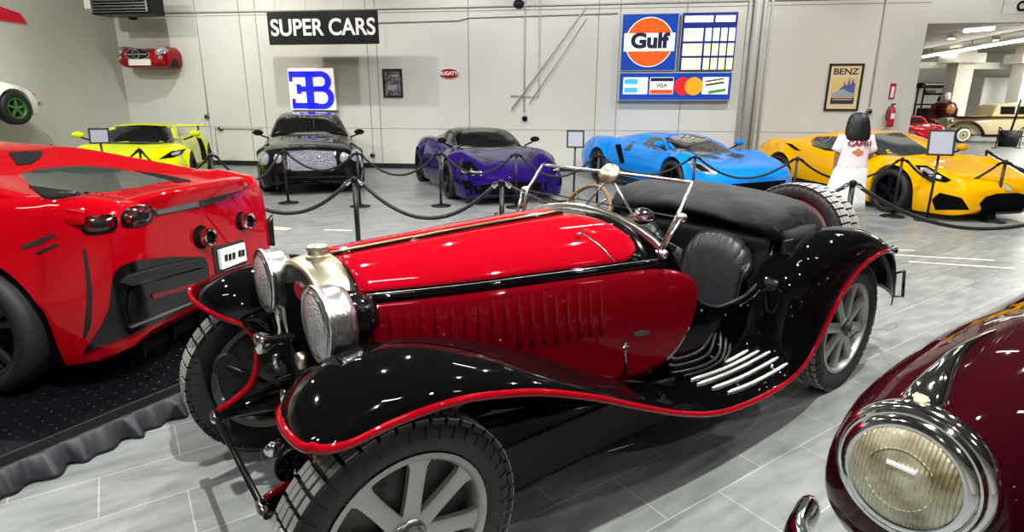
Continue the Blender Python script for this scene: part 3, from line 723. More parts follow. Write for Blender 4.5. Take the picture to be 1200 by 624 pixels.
for px, py, r in ((308.8, 186, 7.2), (325.8, 186, 5.4), (403, 184.6, 5.4), (417, 182.5, 6.8)):
    g.patch('headlamp_rim', circ(px, py, r*.98, r*1.12), 'chrome', .006, n=24, rings=3); g.patch('headlamp', circ(px, py, r*.84, r*.98), 'lamp', .016, n=24, rings=4, dome=.02)
g.patch('lower_intake', [(311, 203), (405, 201.5), (408, 216), (395, 222), (325, 224), (312, 219)], 'void', .004)
g.patch('intake_bar', [(311, 207.5), (406, 206), (406, 208), (311, 209.5)], 'black_gloss', .012, rings=2)
g.patch('number_plate', [(347, 202.5), (377, 202), (377, 207), (347, 207.5)], 'dark_metal', .014, rings=2)
g.patch('wing_badge', [(355, 172.5), (363, 171), (371, 172.5), (365, 175), (361, 175)], 'chrome', .012, rings=2)
mirrors(t, -.88, .99, 1.06, 'charcoal_paint')
for xx in (0, -3.07):
    for s in (1, -1): wheel(t, xx, s*.83, .35, .35, .25, .25, 5, 'satin', s)

def supercar(lab, pose, bk, ck, m, ar, roofm=None, wm='dark_metal', wb=-2.7, rw=.335, yw=.86, nsp=5, name='sports_car', wz=.34):
    t, g = vehicle(name, lab, 'car', *pose)
    b = body(t, bk, [(0, wz, ar), (wb, wz, ar+.01)], m); c = cabin(t, ck, roofm or m); g.surf(b, c)
    for xx in (0, wb):
        for s in (1, -1): wheel(t, xx, s*yw, wz, wz, .27, wz-.085, nsp, wm, s)
    return t, g
# ---- purple
t, g = supercar('dark purple low supercar with a black roof facing the camera', (-.23, 10.56, -70.4),
    [(1.05, .42, .2, .3, .44, .8, .46), (.98, .70, .13, .32, .50, .85, .53), (.80, .87, .11, .38, .62, .84, .60), (.45, .94, .12, .45, .76, .80, .70), (0, .97, .13, .5, .85, .76, .78), (-.45, .95, .13, .5, .84, .78, .84), (-1.0, .90, .13, .5, .80, .84, .88), (-1.7, .93, .13, .5, .86, .85, .92), (-2.67, .98, .15, .55, .95, .80, .94), (-3.2, .95, .2, .6, .93, .8, .92), (-3.47, .84, .3, .6, .86, .8, .85)],
    [(-.35, .60, .78, .56, .80, .82), (-.7, .68, .78, .58, .96, 1.0), (-1.15, .72, .80, .53, 1.12, 1.17), (-1.6, .72, .82, .52, 1.14, 1.19), (-2.2, .70, .84, .5, 1.05, 1.10), (-3.0, .60, .86, .5, .92, .94)],
    'purple_paint', .385, 'black_gloss')
g.patch('windscreen', [(530.5, 173.5), (535, 151), (562, 149), (590, 151), (617, 173), (575, 176)], 'glass_dark', .004)
g.patch('side_window', [(521.5, 170), (527, 155), (532.5, 151.5), (529, 172)], 'glass_grey', .004, mirror=True)
g.patch('headlamp', [(533, 190), (552, 190), (566, 203), (561, 206), (541, 205)], 'black_gloss', .005, mirror=True)
g.patch('lamp_bar', [(540, 200), (561, 201.5), (564, 203.5), (543, 203)], 'lamp', .012, mirror=True, rings=2)
g.patch('lower_intake', [(548, 219), (600, 213), (640, 214), (642, 224), (600, 228), (552, 228)], 'void', .005)
g.patch('side_intake', [(541, 210), (552, 213), (556, 222), (545, 222)], 'void', .005, mirror=True)
g.patch('bonnet_vent', [(.55, .32), (.30, .55), (.10, .50), (.30, .28)], 'black_gloss', .004, '-z', mirror=True)
mirrors(t, -.62, .92, .98, 'black_gloss', sc=.9)
# ---- blue
t, g = supercar('bright blue low supercar with a long side window, parked between the purple and yellow cars', (3.75, 10.66, -69.6),
    [(1.06, .50, .2, .32, .46, .8, .48), (.98, .78, .12, .34, .52, .85, .55), (.8, .93, .1, .4, .60, .86, .63), (.4, .99, .11, .45, .74, .82, .70), (0, 1.0, .12, .5, .83, .78, .74), (-.5, .97, .12, .5, .80, .82, .79), (-1, .95, .12, .5, .80, .85, .83), (-1.8, .97, .12, .5, .84, .86, .88), (-2.71, 1.02, .14, .55, .97, .80, .92), (-3.3, .98, .2, .6, .94, .8, .90), (-3.7, .88, .3, .6, .86, .8, .84)],
    [(-.30, .60, .72, .58, .76, .78), (-.7, .70, .76, .57, .93, .97), (-1.15, .74, .78, .52, 1.03, 1.08), (-1.7, .74, .8, .50, 1.05, 1.10), (-2.4, .70, .82, .46, .99, 1.03), (-3.2, .60, .86, .42, .9, .92)],
    'blue_paint', .39, wb=-2.71, yw=.88)
g.patch('windscreen', [(779, 162), (800, 159), (821, 159), (860, 179), (820, 182), (786, 176)], 'glass_dark', .005)
g.patch('side_window', [(753, 169), (763, 161.5), (775, 161), (782, 176), (762, 174.5)], 'glass_grey', .005, mirror=True)
g.patch('quarter_window', [(731, 176), (741, 166), (744, 166), (738, 177)], 'glass_dark', .005, mirror=True)
g.patch('side_intake', [(721, 170), (727.5, 169), (732, 191), (727, 192)], 'void', .005, mirror=True)
g.patch('headlamp', [(804, 189), (820, 190.5), (840, 203.5), (835, 206), (812, 199)], 'lamp', .006, mirror=True)
g.patch('headlamp_core', [(810, 192), (820, 193), (833, 202), (822, 201)], 'dark_metal', .012, rings=3, mirror=True)
g.patch('bonnet_vent', [(.35, .18), (.15, .45), (-.12, .42), (.02, .14)], 'black_gloss', .004, '-z', mirror=True)
g.patch('lower_intake', [(858, 216), (921, 211), (917, 219), (890, 226), (858, 225)], 'void', .006)
g.patch('sill', [(-.5, .13), (-2.2, .13), (-2.2, .24), (-.6, .2)], 'black_matte', .01, '+y', mirror=True)
mirrors(t, -.55, .93, .93, 'blue_paint')
# ---- yellow
t, g = supercar('yellow low supercar with a dark oval grille at the far right of the row', (6.83, 9.22, -78.0),
    [(1.04, .36, .22, .34, .44, .8, .46), (.97, .62, .12, .34, .5, .85, .56), (.80, .77, .1, .4, .60, .85, .64), (.4, .91, .11, .45, .74, .82, .72), (0, .97, .12, .5, .85, .76, .78), (-.5, .95, .12, .5, .83, .8, .83), (-1, .92, .12, .5, .82, .85, .86), (-1.8, .95, .12, .5, .88, .86, .92), (-2.7, .98, .14, .55, .98, .80, .97), (-3.3, .95, .2, .6, .96, .8, .95), (-3.65, .84, .3, .6, .88, .8, .88)],
    [(-.25, .62, .76, .58, .80, .82), (-.7, .72, .8, .58, .99, 1.03), (-1.2, .76, .82, .53, 1.13, 1.18), (-1.6, .76, .84, .51, 1.16, 1.22), (-2.2, .72, .86, .48, 1.10, 1.14), (-3.2, .60, .9, .44, .96, .99)],
    'yellow_paint', .385)
g.patch('windscreen', [(1016, 158), (1036, 156), (1056, 156), (1094, 180), (1060, 183), (1028, 182)], 'glass_grey', .005)
g.patch('side_window', [(950, 166), (957, 160.5), (984, 160), (1008, 160), (1018, 178), (985, 178.5), (967, 176.5), (952, 171.5)], 'glass_dark', .005, mirror=True)
g.patch('headlamp', [(1072, 194), (1086, 194.5), (1115, 211.5), (1108, 214.5), (1087, 210)], 'black_gloss', .006, mirror=True)
g.patch('lamp_bar', [(1078, 197), (1086, 197), (1096, 204), (1088, 204)], 'lamp', .012, rings=2, mirror=True)
g.patch('grille', [(-.36, .16), (.36, .16), (.43, .28), (.36, .38), (.18, .42), (-.18, .42), (-.36, .38), (-.43, .28)], 'void', .01, '-x')
g.patch('grille_lip', [(-.40, .13), (.40, .13), (.38, .165), (-.38, .165)], 'black_gloss', .03, '-x', rings=2)
g.patch('corner_intake', [(1092, 234), (1101, 226), (1127, 232), (1136, 246), (1096, 246)], 'void', .006, mirror=True)
g.patch('rear_vent', [(920, 167.5), (928, 169), (939, 177), (932, 176)], 'void', .006, mirror=True)
g.patch('sill', [(-.45, .13), (-2.25, .13), (-2.25, .30), (-.6, .24)], 'black_matte', .01, '+y', mirror=True)
g.patch('front_emblem', circ(0, .50, .07, .05, 12), 'yellow_lens', .012, '-x', rings=2)
mirrors(t, -.55, .90, .95, 'yellow_paint')
# ---- lime
t, g = supercar('lime yellow supercar in the far left corner facing the camera', (-7.18, 11.1, -69.2),
    [(1.0, .45, .22, .35, .50, .8, .52), (.92, .75, .13, .36, .56, .85, .62), (.75, .90, .12, .42, .66, .85, .72), (.4, .95, .12, .45, .80, .80, .80), (0, .97, .13, .5, .88, .78, .86), (-.5, .96, .13, .5, .87, .8, .90), (-1, .94, .13, .5, .88, .85, .93), (-1.8, .95, .13, .5, .92, .86, .96), (-2.72, .98, .15, .55, 1.0, .82, 1.0), (-3.3, .95, .2, .6, 1.0, .8, 1.0), (-3.65, .88, .3, .6, .95, .85, .97)],
    [(-.35, .66, .84, .62, .88, .90), (-.75, .74, .86, .60, 1.03, 1.07), (-1.2, .78, .88, .55, 1.16, 1.21), (-1.7, .78, .9, .53, 1.18, 1.235), (-2.3, .74, .92, .5, 1.12, 1.17), (-3.2, .62, .95, .45, 1.0, 1.03)],
    'lime_paint', .385)
g.patch('windscreen', [(121.5, 168.5), (128, 149), (167, 146.8), (207, 149), (213.5, 167.5), (167, 169.5)], 'glass_dark', .005)
for s, ss in ((1, '-y'), (-1, '+y')): g.patch('side_window', [(-.75, .97), (-1.2, 1.12), (-1.8, 1.14), (-2.2, 1.0)], 'glass_dark', .005, ss)
g.patch('headlamp', [(186, 187), (201, 177.5), (218, 174.5), (213, 181), (203, 185)], 'black_gloss', .006, mirror=True)
g.patch('lamp_bar', [(200, 180.5), (212, 177), (209, 181), (202, 183)], 'lamp', .012, rings=2, mirror=True)
g.patch('side_intake', [(-1.5, .45), (-2.15, .30), (-2.3, .85), (-1.9, .9)], 'void', .006, '-y', mirror=True)
g.patch('lower_intake', [(-.7, .18), (.7, .18), (.6, .36), (-.6, .36)], 'void', .008, '-x')
sp = MB(); P = [[(-3.55-.16*f, y, 1.10+.03*math.cos(y)+.02*f) for f in (0, .5, 1)] for y in np.linspace(-.86, .86, 15)]
mod_solid(sp.grid(P).build('rear_wing', 'lime_paint', t), .03)
for s in (1, -1): box('wing_post', (-3.6, s*.7, 1.04), (.1, .03, .14), 'black_gloss', t)
mirrors(t, -.62, 1.0, 1.03, 'lime_paint')
# ------------------------------------------------------------------ the two-tone roadster
t, HG = vehicle('roadster', 'red and black vintage open roadster with horseshoe radiator filling the middle foreground', 'car', -.727, 1.96, 217.4)
HR = t; WB = 2.745
HK = [(-.085, .285, .78, 1.050, 3.0, .28, .50), (-.40, .345, .765, 1.064, 2.85, .32, .45), (-.70, .395, .75, 1.076, 2.7, .37, .40), (-1.05, .455, .73, 1.086, 2.6, .43, .35), (-1.35, .50, .715, 1.092, 2.5, .49, .32), (-1.46, .515, .71, 1.07, 2.5, .505, .31)]
HKa = np.array(HK[::-1])
_hc = {}
def hraw(x):
    k = round(float(x), 6)
    if k not in _hc: _hc[k] = [float(mono(HKa[:, 0], HKa[:, j], x)) for j in range(1, 7)]
    return list(_hc[k])
def hsec(x): return hraw(x)
def hpt(x, s, off=0):
    # s 0..1: s<.4 side wall from the sill up to the widest height, above that over the crown to the centre line
    hw, z0, zt, n, hb, zb = hsec(x)
    hw += off; zt += off; hb += off
    if s < .4:
        f = s/.4; g = f*f*(3-2*f)*.3+f*.7
        return (x, hb+(hw-hb)*g, zb+(z0-zb)*f)
    a = (s-.4)/.6*PI/2
    return (x, hw*abs(math.cos(a))**(2/n), z0+(zt-z0)*abs(math.sin(a))**(2/n))
def s_at_z(x, z):
    lo, hi = 0, 1
    for _ in range(30):
        mid = (lo+hi)/2
        if hpt(x, mid)[2] < z: lo = mid
        else: hi = mid
    return (lo+hi)/2
SS = list(np.linspace(0, .4, 10))+[.4+.6*(1-(1-k/22)) for k in range(1, 23)]
P = []
for x in np.linspace(-.085, -1.44, 40):
    row = [hpt(x, s) for s in SS]; P.append(row+[(a, -b, c) for a, b, c in row[::-1][1:]])
m = MB().grid(P); n_ = len(P[0]); m.f.append(list(range(n_))); m.f.append([39*n_+j for j in range(n_)])
hood = m.build('hood', 'black_paint', t, auto=60)
ZS = lambda x: mono([-1.45, -1.0, -.5, -.085], [.925, .935, .945, .960], x)     # the dark waist stripe
def sheet(name, xs, lo, hi, m_, off=.004, k=14, par=None, th=.006):
    for sgn in (1, -1):
        P = []
        for x in xs:
            a, b = lo(x), hi(x); P.append([(p[0], p[1]*sgn, p[2]) for p in [hpt(x, a+(b-a)*j/k, off) for j in range(k+1)]])
        o = MB().grid(P).build(name, m_, par or t); mod_solid(o, th)
XT = np.concatenate([np.linspace(-.09, -1.16, 24), -1.16-.13*np.sin(np.linspace(.1, PI/2, 14))])
def top_lo(x):
    b = s_at_z(x, ZS(x)+.010)
    if x < -1.16: f = min(1, (-1.16-x)/.13); b += (.80-b)*(1-math.sqrt(max(0, 1-f*f)))*.55
    return b
def top_hi(x):
    if x < -1.16: f = min(1, (-1.16-x)/.13); b = top_lo(x); return b+(.985-b)*max(.0, math.sqrt(max(0, 1-f*f)))
    return .985
sheet('hood_top_panel', XT, top_lo, top_hi, 'crimson_paint')
XB = np.concatenate([np.linspace(-.09, -1.20, 24), -1.20-.36*np.sin(np.linspace(.08, PI/2, 20))])
HK2 = HKa.copy()
_old = hsec
def hsec(x):
    r = hraw(max(x, -1.46))
    if x < -1.46: d = -1.46-x; r[0] += d*.12; r[4] += d*.12
    return r
def bot_lo(x):
    a = .08
    if x < -1.20: f = min(1, (-1.20-x)/.36); c = .42; a = c-(c-.08)*math.sqrt(max(0, 1-f*f))
    return a
def bot_hi(x):
    z = ZS(max(x, -1.3))-.030; b = s_at_z(x, z)
    if x < -1.20: f = min(1, (-1.20-x)/.36); c = .42; b = c+(b-c)*math.sqrt(max(0, 1-f*f))**.8
    return b
sheet('side_panel', XB, bot_lo, bot_hi, 'deep_red_paint', .011)
# waist moulding with its pointed front
for sgn in (1, -1):
    pts = []; rs = []
    for x in np.linspace(-.10, -1.36, 30):
        q = hpt(x, s_at_z(x, ZS(x)-.010), .002); pts.append((q[0], q[1]*sgn, q[2])); rs.append(.006+.012*min(1, (-.10-x)/.10))
    tube('waist_moulding', pts, rs, 'black_paint', t, 10)
    q = [(a, b+.005*sgn, c+.016) for a, b, c in pts]; tube('waist_pinstripe', q, .0022, 'satin', t, 6)
tube('hood_hinge', [hpt(x, 1, .006) for x in np.linspace(-.09, -1.2, 20)], .007, 'brass', t, 8)
for sgn in (1, -1): tube('hinge_edge', [(p[0], sgn*.018, p[2]) for p in [hpt(x, 1, .003) for x in np.linspace(-.09, -1.2, 20)]], .004, 'black_paint', t, 6)
# louvres
for sgn in (1, -1):
    for k in range(17):
        x = -.17-k*.0535; z1 = ZS(x)-.055-.0*k; z0 = z1-.215; L = MB(); P = []
        for j in range(15):
            f = j/14; z = z0+(z1-z0)*f; e = math.sin(PI*min(max(f, 0), 1))**.35; s_ = s_at_z(x, z); row = []
            for i in range(7):
                a = PI*i/6; dxx = .015*math.cos(a)*e; q = hpt(x+dxx, s_at_z(x+dxx, z), .013+.011*math.sin(a)*e*(1 if a > PI/2 else .8)); row.append((q[0], q[1]*sgn, q[2]))
            P.append(row)
        L.grid(P); L.build('louvre', 'deep_red_paint', t)
# bonnet latch bars on top
for sgn in (1, -1):
    q = [hpt(-1.07, .80, .010), hpt(-1.10, .70, .010), hpt(-1.13, .61, .010)]
    q = [(a, b*sgn, c) for a, b, c in q]; tube('bonnet_latch', q, .004, 'chrome', t, 8)
    a_ = hpt(-1.04, .78, .012); MB().lathe([(0, 0), (.011, 0), (.011, .014), (0, .018)], 12, 'z', (a_[0], a_[1]*sgn, a_[2]-.004)).build('latch_knob', 'chrome', t)
# radiator ------------------------------------------------
def shoe(w, zt, zb, n=40, ex=2.6):
    out = []
    for k in range(n+1):
        a = PI*k/n; c, s_ = math.cos(a), math.sin(a)
        y = w*abs(c)**(2/ex)*(1 if c > 0 else -1); z = .78+(zt-.78)*abs(s_)**(2/ex); out.append((y, z))
    b = []
    for k in range(1, 8):
        f = k/8; b.append((-w*(1-.22*f**2), .78+(zb-.78)*f))
    return out+b+[(-w*.70, zb), (w*.70, zb)]+[(-y, z) for y, z in b[::-1]]
P = []
for x, w, zt, zb in [(-.02, .238, 1.012, .50), (.028, .240, 1.016, .49), (.035, .246, 1.024, .485), (.033, .254, 1.034, .475), (.024, .260, 1.040, .47), (-.03, .274, 1.048, .46), (-.088, .289, 1.055, .45), (-.092, .27, 1.03, .46)]:
    P.append([(x, y, z) for y, z in shoe(w, zt, .69)])
rad = MB().grid(P, cv=True).build('radiator_shell', 'nickel', t)
MB().prism(shoe(.240, 1.014, .49), -.03, .022, 'x').build('radiator_core', 'black_matte', rad, smooth=False)
box('front_apron', (-.035, 0, .56), (.10, .46, .27), 'black_paint', t, .02)
w_ = MB()
for k in range(-10, 11): w_.box((.024, k*.021, .79), (.006, .004, .36-.012*abs(k)))
w_.build('core_slats', 'dark_metal', rad, smooth=False)
MB().prism([(.052*math.cos(2*PI*k/24), .935+.03*math.sin(2*PI*k/24)) for k in range(24)], 0, .034, 'x').build('radiator_badge', 'enamel_red', rad, smooth=False)
MB().prism([(.057*math.cos(2*PI*k/24), .935+.035*math.sin(2*PI*k/24)) for k in range(24)], 0, .030, 'x').build('badge_rim', 'chrome', rad, smooth=False)
MB().lathe([(0, 0), (.042, 0), (.042, .012), (.034, .016), (.034, .03), (.038, .034), (.036, .045), (.02, .052), (0, .053)], 24, 'z', (-.045, 0, 1.044)).build('filler_cap', 'nickel', t, auto=40)
# scuttle and cockpit sides -------------------------------
RIMX = [-1.44, -1.5, -1.56, -1.64, -1.78, -1.95, -2.08, -2.16, -2.24, -2.34, -2.45]; RIMZ = [.985, .85, .75, .68, .64, .655, .71, .79, .90, .955, .955]
rim = lambda x: mono(RIMX[::-1], RIMZ[::-1], x)
def bhw(x): return mono([-3.4, -3.0, -2.6, -2.3, -1.9, -1.46], [.34, .47, .53, .55, .540, .508], x)
for sgn in (1, -1):
    P = []
    for x in np.linspace(-1.435, -2.45, 50):
        zt = rim(min(x, -1.44)); zb = .30; row = []
        for j in range(11):
            f = j/10; z = zb+(zt-zb)*f; tum = .06*max(0, (z-.70)/.28)**2; row.append((x, sgn*(bhw(max(min(x, -1.46), -3.4))-tum), z))
        P.append(row+[(a, b-sgn*.03, c) for a, b, c in row[::-1]])
    o = MB().grid(P, cv=True).build('body_side', 'black_paint', t, auto=50)
    q = [(x, sgn*(bhw(x)-.06*max(0, (rim(x)-.7)/.28)**2), rim(x)+.004) for x in np.linspace(-1.46, -2.3, 40)]
    q = [(a, b-sgn*.012, c) for a, b, c in q]; tube('cockpit_rim', q, .010, 'leather', t, 8)
    q = [(x, sgn*(bhw(x)+.012-.06*max(0, (rim(x)-.7)/.28)**2), rim(x)-.014) for x in np.linspace(-1.90, -2.15, 14)]
    tube('rim_trim', q, .006, 'chrome', t, 8)
    for x, z in [(-1.50, .80), (-1.62, .66), (-1.80, .605), (-1.98, .62), (-2.15, .70)]:
        MB().lathe([(0, 0), (.008, 0), (.005, .007*sgn), (0, .009*sgn)], 10, 'y', (x, sgn*(bhw(x)+.002), z)).build('tonneau_stud', 'chrome', t)
# scuttle top rolled edge
P = []
for x, dz in [(-1.40, 0), (-1.46, -.006), (-1.52, -.03), (-1.53, -.06)]:
    row = [hpt(-1.44, s, 0) for s in np.linspace(.46, 1, 20)]; row = [(x, a*.995, c+dz) for _, a, c in row]; P.append(row+[(a, -b, c) for a, b, c in row[::-1][1:]])
mod_solid(MB().grid(P).build('scuttle', 'black_paint', t), .01)
P = []
for z in np.linspace(.45, 1.0, 6): P.append([(-1.50, y, min(z, 1.045-.25*abs(y)**1.5)) for y in np.linspace(-.48, .48, 15)])
mod_solid(MB().grid(P).build('dashboard', 'leather', t), .01)
for k, y in enumerate((-.36, -.22, -.08, .08, .22)):
    MB().lathe([(0, 0), (.042, 0), (.042, -.008), (.034, -.012), (0, -.012)], 20, 'x', (-1.505, y, .90)).build('dash_gauge', 'chrome' if k % 2 else 'nickel', t)
# floor pan / chassis
box('floor_pan', (-1.95, 0, .30), (1.1, 1.02, .04), 'black_matte', t, .005)
for sgn in (1, -1):
    tube('chassis_rail', cr([(.30, .335*sgn, .372), (.15, .335*sgn, .40), (-.2, .33*sgn, .42), (-.7, .36*sgn, .36), (-1.5, .42*sgn, .30), (-2.4, .42*sgn, .32), (-2.8, .4*sgn, .42), (-3.3, .36*sgn, .40)], 6), .028, 'black_paint', t, 10)
    box('chassis_valance', (-1.35, .50*sgn, .26), (1.9, .02, .20), 'black_matte', t, .004)
# rear bodywork -------------------------------------------
P = []
RX = [-2.28, -2.4, -2.6, -2.8, -3.0, -3.2, -3.38, -3.44]
for x in np.linspace(-2.28, -3.44, 24):
    zt = mono([-3.44, -3.3, -3.0, -2.6, -2.28], [.62, .74, .90, .98, 1.0], x); hw = mono([-3.44, -3.3, -3.0, -2.6, -2.28], [.22, .34, .47, .53, .545], x); zb = mono([-3.44, -3.2, -2.8, -2.28], [.48, .38, .30, .30], x); row = []
    for k in range(25):
        a = PI*k/24; c, s_ = math.cos(a), math.sin(a)
        row.append((x, hw*abs(c)**.75*(1 if c > 0 else -1), .66+(zt-.66)*abs(s_)**.85 if s_ > 0 else .66))
    low = [(x, -hw*.96, zb), (x, hw*.96, zb)]
    P.append(row+low)
m = MB().grid(P, cv=True); n_ = len(P[0]); m.f.append(list(range(n_))); m.f.append([23*n_+j for j in range(n_)])
tail = m.build('tail_body', 'black_paint', t, auto=60)
HG.surf(hood, tail)
HG.patch('tail_top_panel', [(-2.55, .30), (-2.60, .42), (-3.0, .40), (-3.25, .28), (-3.35, 0), (-3.25, -.28), (-3.0, -.40), (-2.60, -.42), (-2.55, -.3), (-2.5, 0)], 'crimson_paint', .005, '-z')
# seats ---------------------------------------------------
for sgn in (1, -1):
    yc = .275*sgn; wS = .158; P = []
    for j in range(19):
        f = j/18; row = []
        for i in range(61):
            g_ = -1+2*i/60; ztop = .905-.16*(1-math.sqrt(max(0, 1-abs(g_)**2.6))); z = .50+(ztop-.50)*f; pl = abs(math.sin((g_*.5+.5)*PI*8))**.5*.016*(1 if abs(g_) < .88 else 0)*min(1, (1-f)*14)
            row.append((-2.02-.25*(z-.50)+.03*(1-g_**4)+pl-.02*max(0, f-.85)/.15-.02, yc+g_*wS, z))
        P.append(row)
    o = MB().grid(P).build('seat_back', 'seat_leather', t); mod_solid(o, .05)
    P = []
    for j in range(9):
        f = j/8; row = []
        for i in range(41):
            g_ = -1+2*i/40; pl = abs(math.sin(g_*PI*4.5))**.5*.012
            row.append((-1.58-.44*f, yc+g_*wS, .475+.04*math.sin(PI*min(f*1.2+.1, 1))+pl))
        P.append(row)
    mod_solid(MB().grid(P).build('seat_cushion', 'leather', t), .12)
P = [[(-2.17-.05*f, y, .34+.62*f) for f in np.linspace(0, 1, 8)] for y in np.linspace(-.51, .51, 14)]
mod_solid(MB().grid(P).build('rear_bulkhead', 'leather', t), .03)
# folded hood bundle --------------------------------------
P = []; YS = np.linspace(-.575, .575, 44)
for y in YS:
    e = abs(y)/.575; edge = (max(0, 1-e**12))**.5; row = []
    zf = 1.005-.10*e**3
    prof = [(-2.10-.10*e**4, zf), (-2.09-.06*e**4, zf+.045), (-2.16, 1.105), (-2.24, 1.135), (-2.34, 1.148), (-2.46, 1.130), (-2.57, 1.075), (-2.63, 1.0), (-2.62, .925), (-2.5, .90), (-2.34, .905-.02*e**4), (-2.22, zf-.03)]
    c0 = (-2.38, .99)
    for k, (x, z) in enumerate(prof):
        wv = .005*math.sin(y*9+k*1.9)+.003*math.sin(y*23+k*3.1); sag = -.055*e**2.6 if k < 9 and k > 1 else 0
        row.append((c0[0]+(x-c0[0])*(.88+.12*edge)+wv, y, c0[1]+(z-c0[1])*(.70+.30*edge)+sag+wv*.6))
    P.append([tuple(q) for q in cr(row, 4, True)])
m = MB().grid(P, cv=True); n_ = len(P[0]); m.f.append(list(range(n_))); m.f.append([(len(P)-1)*n_+j for j in range(n_)])
top = m.build('folded_top', 'fabric', t)
for sgn in (1, -1):
    P = [[(-2.13, sgn*.545, 1.00), (-2.2, sgn*.578, .975), (-2.35, sgn*.582, .985), (-2.5, sgn*.578, .975), (-2.6, sgn*.545, .97)], [(-2.15, sgn*.55, .965), (-2.21, sgn*.588, .93), (-2.33, sgn*.596, .925), (-2.48, sgn*.588, .925), (-2.6, sgn*.55, .93)], [(-2.18, sgn*.55, .945), (-2.23, sgn*.585, .895), (-2.30, sgn*.592, .872), (-2.44, sgn*.586, .905), (-2.58, sgn*.55, .915)]]
    mod_solid(MB().grid([[tuple(q) for q in cr(r, 4)] for r in P]).build('top_flap', 'fabric', t), .010)
    MB().lathe([(0, 0), (.010, 0), (.006, .008*sgn), (0, .01*sgn)], 12, 'y', (-2.29, .594*sgn, .90)).build('flap_stud', 'chrome', t)
    # strap and leather box behind the door opening
    box('hood_strap', (-2.22, .585*sgn, .80), (.07, .03, .26), 'leather', t, .008); box('strap_buckle', (-2.21, .608*sgn, .755), (.085, .014, .028), 'satin', t, .003)
    box('battery_box', (-2.14, .60*sgn, .665), (.15, .08, .16), 'leather', t, .02)
# windscreen ----------------------------------------------
B_, Mm, T_ = (-1.355, .475, .985), (-1.409, .507, 1.12), (-1.507, .494, 1.258)
for sgn in (1, -1):
    f = lambda p, dy=0: (p[0], sgn*(p[1]+dy), p[2])
    tube('screen_post', [f(B_), f(Mm), f((-1.43, .505, 1.15)), f(T_)], [.010, .011, .009, .007], 'polished', t, 10)
    tube('screen_brace', [f((-1.33, .50, .985)), f((-1.395, .535, 1.115))], .007, 'polished', t, 8)
    MB().lathe([(0, -.02), (.017, -.018), (.022, 0), (.017, .018), (0, .02)], 14, 'y', f(Mm, .02)).build('screen_hinge', 'polished', t)
    MB().lathe([(0, -.02), (.018, -.018), (.022, 0), (.018, .018), (0, .02)], 14, 'y', f((-1.345, .485, .965), .01)).build('post_foot', 'polished', t)
tube('screen_top_rail', cr([(T_[0], -T_[1], T_[2]), (T_[0]+.012, 0, T_[2]+.004), T_], 8), .0075, 'polished', t, 10)
cow = [(-1.362, y, mono([-.50, -.42, -.3, -.15, 0, .15, .3, .42, .50], [.965, 1.015, 1.058, 1.088, 1.098, 1.088, 1.058, 1.015, .965], y)) for y in np.linspace(-.485, .485, 31)]
P = []
for dx_, dz_ in [(-.012, -.02), (-.012, .008), (-.006, .014), (.006, .014), (.012, .008), (.012, -.02)]: P.append([(a+dx_, b, c+dz_) for a, b, c in cow])
MB().grid(P).build('screen_base', 'polished', t)
tube('screen_mid_bar', [(Mm[0], -Mm[1], Mm[2]), Mm], .0035, 'satin', t, 8)
P = []
for (a, b, c) in cow:
    f = b/.485; row = []
    for k in range(9):
        g_ = k/8; low = (a, b, c+.005); mid = (Mm[0], f*Mm[1]*.99, Mm[2]); hi = (T_[0], f*T_[1]*.985, T_[2])
        row.append(tuple((np.array(low)*(1-g_*2)+np.array(mid)*g_*2) if g_ < .5 else (np.array(mid)*(2-2*g_)+np.array(hi)*(2*g_-1))))
    P.append(row)
mod_solid(MB().grid(P).build('windscreen_glass', 'glass', t, smooth=False), .004)
# mirror and spot lamp on the scuttle
mr = MB().lathe([(0, .012), (.045, .010), (.050, .0), (.046, -.012), (.02, -.022), (0, -.024)], 28, 'x', (0, 0, 0)).build('round_mirror', 'nickel', t, loc=(-1.36, .150, 1.275), rot=(0, R(-32), R(20)))
tube('mirror_leg', [(-1.365, .145, 1.255), (-1.36, -.008, 1.095)], .0055, 'polished', t, 8); tube('mirror_leg', [(-1.365, .155, 1.255), (-1.38, .30, 1.09)], .0055, 'polished', t, 8)
MB().lathe([(0, .05), (.028, .045), (.04, .02), (.036, -.01), (.02, -.035), (0, -.04)], 20, 'x', (0, 0, 0)).build('wiper_motor', 'chrome', t, loc=(-1.42, .325, 1.095), rot=(0, 0, R(-60)))
tube('wiper_arm', [(-1.38, .27, 1.09), (-1.40, .32, 1.11)], .008, 'nickel', t, 8)
box('scuttle_clock', (-1.46, -.30, 1.075), (.06, .09, .035), 'chrome', t, .012); tube('scuttle_rail', [(-1.44, -.36, 1.06), (-1.44, -.2, 1.085)], .006, 'nickel', t, 8)
st = MB().tube([(.005*math.cos(a), .185*math.cos(a), .185*math.sin(a)) for a in np.linspace(0, 2*PI, 41)[:-1]], .013, 10, closed=True).build('steering_wheel', 'wood', t, loc=(-1.72, -.37, .965), rot=(0, R(-28), 0))
for a in (0, PI/2, PI, 3*PI/2): tube('wheel_spoke', [(0, 0, 0), (0, .18*math.cos(a+.78), .18*math.sin(a+.78))], .006, 'satin', st, 8)
MB().lathe([(0, -.02), (.035, -.015), (.03, .01), (0, .012)], 16, 'x').build('wheel_boss', 'satin', st)
tube('steering_column', [(-1.70, -.37, .955), (-1.45, -.36, .86)], .015, 'dark_metal', t, 10)
